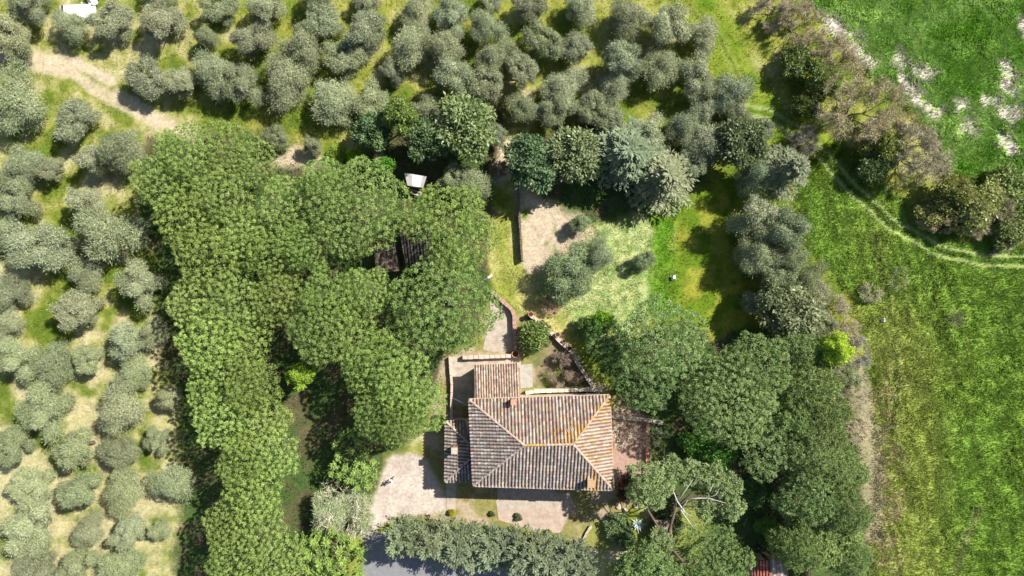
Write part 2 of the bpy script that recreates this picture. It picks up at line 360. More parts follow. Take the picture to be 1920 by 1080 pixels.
# ------------------------------------------------------------------ grass blades (nobody could count them)
def blades(name, n, dens, lmin, lmax, w, gain, bbox, seed, lean=.95):
    r = np.random.RandomState(seed); X = r.uniform(bbox[0], bbox[1], n); Y = r.uniform(bbox[2], bbox[3], n)
    x = (X - 960) * MPP; y = (540 - Y) * MPP
    d = dens(X, Y, x, y); k = r.rand(n) < d; x, y = x[k], y[k]; n = len(x)
    c, _, _, _ = zones(x, y); z = height(x, y) - .03
    L = r.uniform(lmin, lmax, n) * (.6 + .8 * fbm(x * .8, y * .8, 31)); a = 1.3 + (fbm(x * .3, y * .3, seed + 60, 3) - .5) * 7 + r.normal(0, .9, n); ln = r.uniform(.45, lean, n)
    D = np.stack([np.cos(a) * ln, np.sin(a) * ln, np.sqrt(np.clip(1 - ln ** 2, .05, 1))], -1)
    S = np.stack([-np.sin(a), np.cos(a), np.zeros(n)], -1) * (w * r.uniform(.6, 1.3, n))[:, None]
    B = np.stack([x, y, z], -1)
    V = np.stack([B - S, B + S, B + D * L[:, None]], 1).reshape(-1, 3)
    cc = c * (gain * r.uniform(.76, 1.24, n))[:, None] * (1 + .18 * (r.rand(n, 1) - .5) * np.array([[1.2, .1, 1.]]))
    col = np.repeat(cc, 3, 0)
    me = np_mesh(name, V, np.arange(3 * n).reshape(-1, 3), 3, np.clip(col, 0, 1))
    return link(name, me, M['grass'])
def soft(poly): return lambda X, Y, x, y: sstep(-12, 8, poly_sd(X, Y, poly))
RING = [(1395, 205), (1440, 215), (1490, 245), (1545, 295), (1610, 365), (1680, 425), (1760, 470), (1840, 488), (2050, 495)]
o = blades('meadow_grass', 300000, lambda X, Y, x, y: sstep(-14, 8, poly_sd(X, Y, MEADOW)) * sstep(2, 9, np.abs(line_d(X, Y, RING) - 9) + 2) * (.45 + .75 * sstep(.35, .65, fbm(x * 1.1, y * 1.1, 40))), .22, .50, .055, 1.12, (1480, 1960, 270, 1110), 1)
props(o, 'green and yellowing meadow grass right of the tree belt', 'grass', kind='stuff')
o = blades('crop_grass', 170000, lambda X, Y, x, y: sstep(-14, 8, poly_sd(X, Y, CROP)) * (1 - .85 * np.max([sstep(16, 8, line_d(X + (fbm(x * .35, y * .35, 3) - .5) * 23, Y + (fbm(x * .35 + 50, y * .35, 4) - .5) * 23, pl)) for pl in BARE], 0)) * (.4 + .8 * sstep(.35, .6, fbm(x * 1.1, y * 1.1, 41))), .3, .75, .07, 1.15, (1480, 1960, -20, 370), 2)
props(o, 'tall deep green crop in the upper right field', 'crop', kind='stuff')
NOG = [FLAT, WOOD, WOODR]
def grove_d(X, Y, x, y):
    d = (X < 1660) * sstep(.40, .62, fbm(x * .5, y * .5, 8) * .5 + fbm(x * 1.3, y * 1.3, 45) * .5) * .9 + .12
    for pl in NOG + [LAWN, SOIL]: d = d * (1 - sstep(-5, 12, poly_sd(X, Y, pl)))
    for pl in TRACK: d = d * sstep(6, 20, line_d(X, Y, pl))
    return d
o = blades('grove_grass', 260000, grove_d, .14, .38, .05, 1.1, (-30, 1660, -20, 1100), 3)
props(o, 'lime and straw coloured grass between the olive trees', 'grass', kind='stuff')
def garden_d(X, Y, x, y):
    d = np.maximum.reduce([sstep(-8, 4, poly_sd(X, Y, LAWN)) * .7, sstep(-8, 4, poly_sd(X, Y, PALE)) * .9, sstep(-8, 4, poly_sd(X, Y, STRIP)), sstep(-8, 4, poly_sd(X, Y, SOIL)) * .12])
    return d * (.35 + .65 * sstep(.35, .6, fbm(x * 1.7, y * 1.7, 47)))
o = blades('garden_grass', 120000, garden_d, .10, .26, .04, 1.1, (900, 1280, 340, 660), 4)
props(o, 'pale mown grass of the garden lawn and plot', 'grass', kind='stuff')
def wood_d(X, Y, x, y):
    d = np.maximum.reduce([sstep(-12, 10, poly_sd(X, Y, pl)) for pl in (WOOD, WOODR, CONIF, CONIF2)]) * (1 - sstep(-8, 0, poly_sd(X, Y, [(735, 845), (800, 850), (850, 900), (850, 970), (660, 1030), (700, 930)])))
    return d * (.15 + .85 * sstep(.38, .62, fbm(x * .9, y * .9, 48)))
o = blades('woodland_undergrowth', 130000, wood_d, .16, .42, .085, 1.35, (270, 1650, 190, 1110), 5)
props(o, 'low dark ivy and weeds under the woods', 'undergrowth', kind='stuff')
# ------------------------------------------------------------------ foliage generators
def leafset(Pt, D, N, L, W):
    D = D / (np.linalg.norm(D, axis=1, keepdims=True) + 1e-9)
    S = np.cross(D, N); S = S / (np.linalg.norm(S, axis=1, keepdims=True) + 1e-9)
    L = L[:, None]; W = W[:, None]
    return np.stack([Pt, Pt + D * L * .45 + S * W * .5, Pt + D * L, Pt + D * L * .45 - S * W * .5], 1).reshape(-1, 3)
def leafmesh(name, parts):
    V = np.concatenate([p[0] for p in parts]); var = np.concatenate([p[1] for p in parts])
    return np_mesh(name, V, np.arange(len(V)).reshape(-1, 4), 4, var=np.repeat(np.clip(var, 0, 1), 4))
def rdir(r, n):
    v = r.normal(size=(n, 3)); return v / np.linalg.norm(v, axis=1, keepdims=True)

def crown_blobs(seed, R=2.5, zc=2.6, zr=1.5, nb=24, n=9000, L=.32, W=.085, brange=(.26, .44), spike=.5, zlow=-.45, droop=0.0, wisp=.07, lop=0.0, coh=0.0):
    r = np.random.RandomState(seed); cs = []; k = 0
    while len(cs) < nb and k < 4000:
        k += 1; d = rdir(r, 1)[0]; d[2] = abs(d[2]) * 1.0 if r.rand() < (.75 if zlow > -.6 else .45) else d[2]
        if d[2] < zlow: continue
        br = r.uniform(*brange) * R; t = r.uniform(.40, .88)
        az = math.atan2(d[1], d[0]); lp = 1 + lop * (math.sin(2 * az + seed) * .6 + math.sin(3 * az + 2.1 * seed) * .5 + math.sin(az + 1.3 * seed) * .4)
        c = np.array([d[0] * R * t * lp, d[1] * R * t * lp, d[2] * zr * t * (.85 + .15 * lp)])
        if all(np.linalg.norm((c - q[0]) * np.array([1, 1, 1.2])) > .55 * (br + q[1]) * .75 for q in cs): cs.append((c, br))
    cen = np.array([c for c, _ in cs]); br = np.array([b for _, b in cs]); tone = r.uniform(-.18, .18, len(cs))
    pr = br ** 2 / np.sum(br ** 2); bi = r.choice(len(cs), n, p=pr); d = rdir(r, n); d[:, 2] = np.where(r.rand(n) < .6, np.abs(d[:, 2]), d[:, 2])
    q = br[bi] * (.55 + .45 * r.rand(n) ** .5)
    Pt = cen[bi] + d * q[:, None] * np.array([1, 1, .85])
    # thin out leaves deep inside other lobes
    keep = np.ones(n, bool)
    for c, b in cs: keep &= (np.linalg.norm(Pt - c, axis=1) > .45 * b)
    Pt, d, bi = Pt[keep], d[keep], bi[keep]; n = len(Pt)
    sp = r.rand(n) < spike
    rd = rdir(r, n); D = np.where(sp[:, None], d * 1.0 + rd * .55, rd * 1.0 + d * .25); D[:, 2] -= droop
    Nn = np.where(sp[:, None], rdir(r, n) + np.array([0, 0, .5]), d + .35 * rdir(r, n) + coh * Pt / (np.linalg.norm(Pt, axis=1, keepdims=True) + 1e-6))
    far = (r.rand(n) < wisp)[:, None]; Pt = Pt + np.where(far, d * (br[bi] * r.uniform(.1, .55, n))[:, None], 0)
    Pt = Pt + np.array([0, 0, zc])
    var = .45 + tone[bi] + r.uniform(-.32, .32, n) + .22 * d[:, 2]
    return leafset(Pt, D, Nn, L * r.uniform(.6, 1.3, n), W * r.uniform(.7, 1.3, n)), var

def dome_puffs(seed, R=4.5, zb=6.5, zr=2.6, sp=.62, nl=46, L=.40, W=.12, lobes=.16, gap=.12):
    r = np.random.RandomState(seed); ph = r.uniform(0, 6.28, 5); am = r.uniform(.3, 1, 5)
    def rad(a): return R * (1 + lobes * sum(am[k] * np.sin((k + 2) * a + ph[k]) for k in range(5)) / 2.2)
    pts = []; cells = {}
    for _ in range(int(40 * R * R / sp ** 2)):
        a = r.uniform(0, 6.283); t = math.sqrt(r.rand()); rr = rad(a) * t; x, y = rr * math.cos(a), rr * math.sin(a)
        ci = (int(x // sp), int(y // sp)); s = sp * r.uniform(.72, 1.1); ok = True
        for i in (-1, 0, 1):
            for j in (-1, 0, 1):
                for (u, v) in cells.get((ci[0] + i, ci[1] + j), ()):
                    if (u - x) ** 2 + (v - y) ** 2 < s * s: ok = False
        if ok: cells.setdefault(ci, []).append((x, y)); pts.append((x, y, t, a))
    pts = np.array(pts); x, y, t, a = pts.T
    big = fbm(x * .55 + seed, y * .55, seed + 3, 2)           # large lobes of the crown
    z = zr * np.sqrt(np.clip(1 - t ** 2.2, 0, 1)) + (big - .5) * 1.5 + r.uniform(-.3, .3, len(x))
    nrm = np.stack([np.cos(a) * t * 1.1, np.sin(a) * t * 1.1, .35 + .9 * (1 - t)], -1); nrm /= np.linalg.norm(nrm, axis=1, keepdims=True)
    c = np.stack([x, y, z + zb], -1); out = []
    n = len(c); pi = np.repeat(np.arange(n), nl); m = len(pi)
    d = rdir(r, m) + nrm[pi] * .85; d[:, 2] += .15; d /= np.linalg.norm(d, axis=1, keepdims=True)
    pr = sp * r.uniform(.38, .66, n)
    Pt = c[pi] + d * (pr[pi] * r.uniform(.15, .8, m))[:, None]
    tan = rdir(r, m); tn = r.uniform(-.25, .25, n)
    D = np.where((r.rand(m) < .35)[:, None], d + .4 * tan, tan + .5 * d)
    out.append((leafset(Pt, D, d + .3 * rdir(r, m), L * r.uniform(.6, 1.2, m), W * r.uniform(.7, 1.3, m)), .48 + tn[pi] + r.uniform(-.25, .25, m) + .15 * (d * nrm[pi]).sum(1)))  # outward tips paler: young growth with some light painted into the colour
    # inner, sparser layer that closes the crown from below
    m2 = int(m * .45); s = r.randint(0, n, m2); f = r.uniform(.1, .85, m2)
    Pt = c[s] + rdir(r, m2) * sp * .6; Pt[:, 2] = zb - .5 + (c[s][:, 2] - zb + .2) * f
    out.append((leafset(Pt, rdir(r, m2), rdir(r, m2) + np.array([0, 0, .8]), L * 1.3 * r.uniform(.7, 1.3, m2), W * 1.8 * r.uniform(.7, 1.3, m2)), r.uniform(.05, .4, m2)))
    return out

def conifer(seed, h=8.0, R=2.6, nb=150, nl=34, L=.34, W=.10, up=.15, z0=.12, power=.85, tipw=.5, jit=.25, wf=.8):
    r = np.random.RandomState(seed); zf = r.rand(nb) ** 1.15 * (1 - z0) + z0; a = np.arange(nb) * 2.39996 + r.uniform(-.4, .4, nb)
    ln = R * (1 - zf) ** power * r.uniform(1 - jit, 1 + jit, nb) + .25
    bi = np.repeat(np.arange(nb), nl); m = len(bi); t = r.rand(m) ** .7
    dx, dy = np.cos(a), np.sin(a)
    ou = np.stack([dx, dy, np.zeros(nb)], -1); sd = np.stack([-dy, dx, np.zeros(nb)], -1)
    wid = (.10 + .22 * (1 - np.abs(2 * t - .9))) * np.clip(ln[bi], .6, 2.5) * wf
    q = r.uniform(-1, 1, m)
    Pt = ou[bi] * (ln[bi] * t)[:, None] + sd[bi] * (q * wid)[:, None]
    Pt[:, 2] = zf[bi] * h + up * ln[bi] * t - .16 * ln[bi] * t ** 2 - .10 * np.abs(q) + r.uniform(-.06, .06, m)
    D = ou[bi] * .9 + sd[bi] * (np.sign(q) * .75)[:, None] + rdir(r, m) * .35; D[:, 2] += .12
    Nn = np.array([0, 0, 1.]) + rdir(r, m) * .5
    var = .25 + .55 * t * tipw + r.uniform(-.22, .22, m) + .18
    return leafset(Pt, D, Nn, L * r.uniform(.6, 1.25, m), W * r.uniform(.7, 1.3, m)), var

def twigs(seed, R=2.5, H=3.2, n=2600, L=.65, W=.035, trunks=5, lv=5):
    """a bare crown: fork structure of limbs as tubes, fine twigs as narrow blades"""
    r = np.random.RandomState(seed); mb = MB(); tips = []
    def grow(p, d, l, rad, lev):
        q = p + d * l; mid = (p + q) / 2 + rdir(r, 1)[0] * l * .07
        mb.tube([p, mid, q], [rad, rad * .8, rad * .6], 4 if lev < 2 else 3, cap=False); tips.append((p, q, lev))
        if lev >= lv: return
        for _ in range(3 if lev < 2 else 2):
            nd = d + rdir(r, 1)[0] * .75; nd[2] += .10; nd /= np.linalg.norm(nd)
            grow(q, nd, l * r.uniform(.6, .85), rad * .58, lev + 1)
    for k in range(trunks):
        a = 6.283 * k / trunks + r.uniform(-.4, .4); d = np.array([math.cos(a) * .75, math.sin(a) * .75, r.uniform(.5, 1.1)]); d /= np.linalg.norm(d)
        grow(np.array([0., 0, 0]), d, R * .42, .07, 0)
    s = r.randint(0, len(tips), n); f = r.rand(n)
    lev = np.array([t[2] for t in tips])
    w = (lev >= 2) + .15; s = r.choice(len(tips), n, p=w / w.sum())
    A = np.array([t[0] for t in tips])[s]; B = np.array([t[1] for t in tips])[s]
    Pt = A + (B - A) * f[:, None]; D = (B - A) / (np.linalg.norm(B - A, axis=1, keepdims=True) + 1e-6) * .6 + rdir(r, n) * 1.0; D[:, 2] += .1
    V = leafset(Pt, D, rdir(r, n), L * r.uniform(.5, 1.3, n), np.full(n, W)); var = r.uniform(.1, 1, n)
    return mb, V, var

# limbs under a crown --------------------------------------------------
def trunk_mesh(name, h, r0, spread, nl=5, seed=0, lean=.05):
    r = random.Random(seed); mb = MB()
    fork = h * r.uniform(.35, .5); tx, ty = r.uniform(-lean, lean) * h, r.uniform(-lean, lean) * h
    mb.tube([(0, 0, -.15), (tx * .2, ty * .2, fork * .25), (tx * .6, ty * .6, fork * .65), (tx, ty, fork)], [r0 * 1.35, r0, r0 * .85, r0 * .75], 8)
    for k in range(nl):
        a = 6.283 * k / nl + r.uniform(-.4, .4); s = spread * r.uniform(.55, .9)
        mb.tube([(tx, ty, fork * .96), (tx + math.cos(a) * s * .45, ty + math.sin(a) * s * .45, fork + (h - fork) * .5), (tx + math.cos(a) * s, ty + math.sin(a) * s, h * r.uniform(.92, 1.05))], [r0 * .5, r0 * .32, r0 * .14], 5)
    return mb.mesh(name, True)

# prototypes: (crown meshes, trunk mesh, crown radius, crown mid height)
def proto(kind, crowns, trunks, R, hc, mat):
    for c in crowns: c.materials.append(M[mat])
    return dict(kind=kind, crowns=crowns, trunks=trunks, R=R, hc=hc, mat=mat)
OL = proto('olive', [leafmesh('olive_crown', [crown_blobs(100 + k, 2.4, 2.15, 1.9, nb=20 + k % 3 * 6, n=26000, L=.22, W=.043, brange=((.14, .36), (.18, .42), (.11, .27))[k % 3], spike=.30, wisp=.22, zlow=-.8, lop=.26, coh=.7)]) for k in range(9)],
           [trunk_mesh('olive_trunk', 2.4, .20, 1.5, 5, k, .08) for k in range(3)], 2.5, 2.5, 'olive')
def pine_proto(R, zb, zr, seeds, mat='pine', sp=.66, nl=90, L=.21, W=.064):
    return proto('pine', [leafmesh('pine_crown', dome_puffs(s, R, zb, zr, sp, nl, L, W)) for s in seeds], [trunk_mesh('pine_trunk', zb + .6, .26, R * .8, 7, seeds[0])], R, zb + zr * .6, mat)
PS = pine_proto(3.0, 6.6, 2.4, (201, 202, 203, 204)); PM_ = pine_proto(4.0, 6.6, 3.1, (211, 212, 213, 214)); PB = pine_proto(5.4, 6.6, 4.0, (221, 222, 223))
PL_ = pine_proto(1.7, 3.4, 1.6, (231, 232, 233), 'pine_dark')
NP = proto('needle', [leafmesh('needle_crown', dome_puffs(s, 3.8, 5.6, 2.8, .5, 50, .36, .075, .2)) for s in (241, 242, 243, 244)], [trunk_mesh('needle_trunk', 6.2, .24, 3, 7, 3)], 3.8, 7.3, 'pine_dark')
FI = proto('fir', [leafmesh('fir_crown', [conifer(300 + k, 7.5, 3.2, 130, 46, .42, .12, .22, .15, .8)]) for k in range(4)], [trunk_mesh('fir_trunk', 6.5, .2, .5, 3, 5, .01)], 3.2, 3.6, 'fir')
CY = proto('cypress', [leafmesh('cypress_crown', [conifer(320 + k, 6.6, 1.85, 80, 70, .34, .10, .85, .03, .5, .9, .5, .5)]) for k in range(4)], [trunk_mesh('cypress_trunk', 5, .14, .3, 3, 6, .01)], 1.75, 3.0, 'cypress')  # strong tip weight paints inner sprays dark, as shade inside the hedge
BR = proto('broad', [leafmesh('broad_crown', [crown_blobs(340 + k, 3.0, 4.2, 2.4, nb=30, n=9000, L=.40, W=.20, brange=(.2, .34), spike=.3)]) for k in range(4)], [trunk_mesh('broad_trunk', 4.6, .2, 1.8, 6, 8)], 3.0, 5.0, 'broad')
SH = proto('shrub', [leafmesh('shrub_crown', [crown_blobs(360 + k, 1.5, .95, .95, nb=18, n=5200, L=.24, W=.11, brange=(.24, .42), spike=.35)]) for k in range(5)], [trunk_mesh('shrub_stem', 1.0, .06, .8, 5, 9)], 1.5, 1.1, 'broad')
BT = []
for k in range(6):
    mb, V, var = twigs(380 + k, 2.5, 3, 13000 if k < 5 else 1500, .36, .022, 5 + k % 2, 5 if k < 5 else 4)
    BT.append((mb.mesh('bare_limbs', True), np_mesh('bare_twigs', V, np.arange(len(V)).reshape(-1, 4), 4, var=np.repeat(var, 4))))

def tint(o, t):
    o.color = (t[0], t[1], t[2], 1)
cnt = {}
def tree(name, pr, px, py, rpx, label, group=None, t=(1, 1, 1), hs=1.0, cat='tree', mat=None, rz=None, vi=None):
    k = cnt.get(id(pr), 0); cnt[id(pr)] = k + 1
    hc = pr['hc'] * hs; sc = rpx * MPP * (CAMH - hc) / CAMH / pr['R']
    zs = hs * (1 if pr['kind'] in ('pine', 'needle') else 1)
    if pr['kind'] in ('olive', 'shrub'): zs = (.35 + .65 * sc) * hs; hc = pr['hc'] * zs
    p = P(px, py, hc); p.z = 0
    root = empty(name, p, random.uniform(0, 6.28) if rz is None else rz, label=label, cat=cat, group=group)
    root.scale = (sc, sc, zs)
    if pr['kind'] == 'olive': q_ = random.uniform(.86, 1.16); root.scale = (sc * q_, sc / q_, zs)
    tr = link('trunk', pr['trunks'][k % len(pr['trunks'])], M['bark'], root)
    cr = link('crown', pr['crowns'][(k * 7 + k // 5) % len(pr['crowns']) if vi is None else vi % len(pr['crowns'])], M[mat or pr['mat']], root)
    if mat and mat != pr['mat']:
        cr.data = cr.data.copy() if cr.data.materials[0] != M[mat] else cr.data; cr.data.materials[0] = M[mat]
    b = random.uniform(.80, 1.16); tint(cr, (t[0] * b * random.uniform(.95, 1.05), t[1] * b, t[2] * b * random.uniform(.92, 1.08)))
    return root
def bare(name, px, py, rpx, label, group=None, t=(1, 1, 1), k=0, cat='tree', zs=1.0, leafy=None):
    sc = rpx * MPP / 2.9; p = P(px, py, 2.0 * zs); p.z = 0
    root = empty(name, p, random.uniform(0, 6.28), label=label, cat=cat, group=group); root.scale = (sc, sc, (.5 + .5 * sc) * zs)
    l = link('limbs', BT[k % 6][0], M['twig'], root); tint(l, tuple(.8 * q for q in t)); w = link('twigs', BT[k % 6][1], M['twig'], root); tint(w, t)
    if leafy: c_ = link('crown', OL['crowns'][2], M['olive'], root); c_.scale = (1.05, 1.05, .62); tint(c_, leafy); tint(l, (1.9, 1.9, 1.85)); l.scale = (1, 1, 1.25); w.scale = (1, 1, 1.2)
    return root
ORD = ['first', 'second', 'third', 'fourth', 'fifth', 'sixth', 'seventh', 'eighth', 'ninth', 'tenth', 'eleventh', 'twelfth', 'thirteenth', 'fourteenth', 'fifteenth', 'sixteenth', 'seventeenth', 'eighteenth', 'nineteenth', 'twentieth']

OLIVES = [
 ('the top edge row', [(55, 4, 36), (405, 14, 38), (500, 18, 38), (690, 6, 28), (785, 18, 38), (925, 4, 26), (985, 10, 38), (1095, 12, 34), (300, -14, 30), (590, -12, 30)]),
 ('the second top row', [(25, 58, 44), (130, 48, 30), (204, 46, 42), (308, 42, 46), (388, 68, 20), (470, 72, 38), (605, 42, 42), (566, 85, 40), (682, 62, 44), (770, 80, 42), (845, 30, 38), (910, 52, 36), (1010, 75, 42), (1082, 90, 38), (1175, 38, 40), (1245, 50, 46), (1318, 65, 34)]),
 ('the third top row', [(268, 147, 46), (345, 155, 36), (400, 140, 42), (455, 160, 42), (535, 155, 50), (640, 107, 44), (735, 135, 28), (835, 90, 36), (850, 140, 42), (925, 110, 34), (985, 130, 38), (1165, 112, 44), (1235, 132, 42), (1310, 145, 42), (1372, 172, 40)]),
 ('the row above the conifers', [(514, 255, 27), (585, 275, 22), (625, 190, 48), (700, 190, 40), (800, 210, 34), (905, 160, 40), (930, 250, 28), (975, 205, 32), (1055, 165, 40), (1050, 205, 38), (1110, 200, 36), (1152, 160, 36), (1145, 225, 38), (1215, 250, 42), (1285, 235, 36), (1320, 210, 30), (1330, 265, 42), (1385, 215, 30), (1305, 305, 34)]),
 ('the band below the dirt track', [(35, 195, 56), (143, 222, 47), (172, 300, 34), (230, 283, 44)]),
 ('the band beside the wood corner', [(40, 310, 40), (95, 318, 28), (32, 378, 42), (160, 378, 40)]),
 ('the band left of the upper wood', [(65, 460, 60), (200, 440, 55), (10, 440, 34), (262, 430, 26)]),
 ('the band left of the wood middle', [(165, 515, 36), (262, 532, 44), (15, 550, 40)]),
 ('the band left of the lower wood', [(10, 600, 36), (145, 585, 46), (235, 632, 42), (290, 628, 30)]),
 ('the left band level with the annex', [(35, 672, 42), (100, 680, 40), (160, 668, 34), (252, 700, 42), (315, 745, 26)]),
 ('the left band level with the roof', [(85, 770, 52), (230, 770, 46)]),
 ('the fourth lowest left band', [(18, 840, 40), (145, 840, 44), (222, 848, 36), (298, 826, 26), (324, 905, 38)]),
 ('the third lowest left band', [(60, 918, 46), (155, 922, 42), (235, 925, 44)]),
 ('the second lowest left band', [(55, 990, 52), (165, 995, 32), (240, 1000, 36), (300, 995, 24)]),
 ('the lowest left band', [(60, 1072, 40), (150, 1062, 38), (225, 1062, 42)]),
]
for row, L in OLIVES:
    for k, (px, py, r) in enumerate(sorted(L)):
        size = 'small' if r < 30 else ('large' if r > 47 else 'medium')
        wm = random.uniform(0, 1); low = py > 560 and px < 340
        t = (1.0 + .03 * wm, 1.0, .98 - .05 * wm) if not low else (1.04, 1.03, .94)
        tree('olive_tree', OL, px + random.uniform(-3, 3), py + random.uniform(-3, 3), r * 1.0, f'{size} grey-green olive, {ORD[k]} from left in {row}', 'olive trees of the groves', t, hs=random.uniform(.88, 1.25))
PINES = [
 (PM_, 'western wood top', [(300, 330, 56), (345, 285, 55), (420, 280, 60), (470, 305, 46), (345, 400, 58), (410, 365, 58)]),
 (PM_, 'western wood middle', [(440, 440, 60), (385, 480, 60), (535, 385, 58), (500, 470, 55), (560, 460, 52), (365, 570, 52), (430, 560, 60), (520, 555, 58)]),
 (PM_, 'western wood lower row', [(390, 640, 58), (455, 650, 52), (400, 720, 58), (465, 730, 52), (410, 790, 58), (480, 795, 58), (505, 850, 54)]),
 (PM_, 'western wood bottom end', [(445, 870, 50), (470, 930, 56), (425, 985, 50), (480, 1000, 56), (432, 1055, 52), (515, 1060, 50)]),
 (PB, 'clump between wood and garden', [(662, 385, 88), (845, 425, 78), (828, 572, 92)]),
 (PM_, 'wood beside the gravel drive', [(600, 335, 46), (620, 560, 66), (690, 545, 46), (590, 630, 58), (650, 640, 68), (700, 690, 66), (755, 720, 66), (785, 770, 52), (700, 785, 48), (745, 800, 44)]),
]
for pr, row, L in PINES:
    for k, (px, py, r) in enumerate(sorted(L)):
        t = (1.04, 1.07, 1.02) if px < 560 else (.92, 1.0, .95)
        tree('umbrella_pine', pr, px - (6 if px < 400 else 0), py, r * (1.02 if px < 400 else 1.07 if pr is PB else .94), f'bright green round pine, {ORD[k]} from left in the {row}', 'pines of the western wood', t, hs=random.uniform(.84, 1.14) * (1.12 if 560 < px < 800 and py > 600 else 1))
T = [
 ('umbrella_pine', PM_, 1245, 640, 80, 'broad dark green pine between the garden and the eastern belt', (.72, .80, .95), 1.0),
 ('umbrella_pine', PS, 1215, 725, 52, 'dark green pine just right of the main roof corner', (.62, .76, .9), .95),
 ('umbrella_pine', PS, 1140, 645, 40, 'small deep green tree right of the flower pot wall', (.42, .62, .6), .6),
 ('umbrella_pine', PB, 1375, 755, 88, 'largest green pine right of the house', (.85, .88, 1.1), 1.0),
 ('umbrella_pine', PM_, 1430, 690, 62, 'green pine touching the upper side of the largest right-hand pine', (.80, .84, 1.0), 1.02),
 ('umbrella_pine', PS, 1335, 705, 44, 'green pine touching the left side of the largest right-hand pine', (.78, .82, 1.0), .9),
 ('umbrella_pine', PS, 1440, 850, 48, 'green pine below the largest right-hand pine', (.8, .82, 1.0), .9),
 ('umbrella_pine', PM_, 1348, 1052, 62, 'round bright green pine at the bottom right of the garden', (.85, .92, 1.0), .8),
 ('low_pine', PL_, 668, 868, 50, 'dark green conifer left of the gravel drive', (1.1, 1.15, .8), 1.0),
 ('low_pine', PL_, 625, 1050, 56, 'green bushy pine at the bottom edge left of the road', (1.2, 1.25, .8), 1.0),
 ('low_pine', PL_, 575, 1040, 36, 'small dark pine at the bottom edge beside the western wood', (1., 1.05, .8), .9),
]
for nm, pr, px, py, r, lb, t, hs in T: tree(nm, pr, px, py, r, lb, None, t, hs)
for k, (px, py, r) in enumerate([(1505, 665, 46), (1520, 730, 60), (1485, 790, 46), (1545, 795, 58), (1530, 860, 58), (1575, 890, 52), (1525, 935, 60), (1585, 960, 48), (1560, 1020, 62), (1500, 1030, 44), (1600, 1050, 40)]):
    tree('dark_conifer', NP, px, py, r, f'dark green fine-needled conifer in the eastern belt, {ORD[k]} from its top', 'dark conifers of the eastern belt', (1.05, 1.08, 1.05), random.uniform(.85, 1.05))
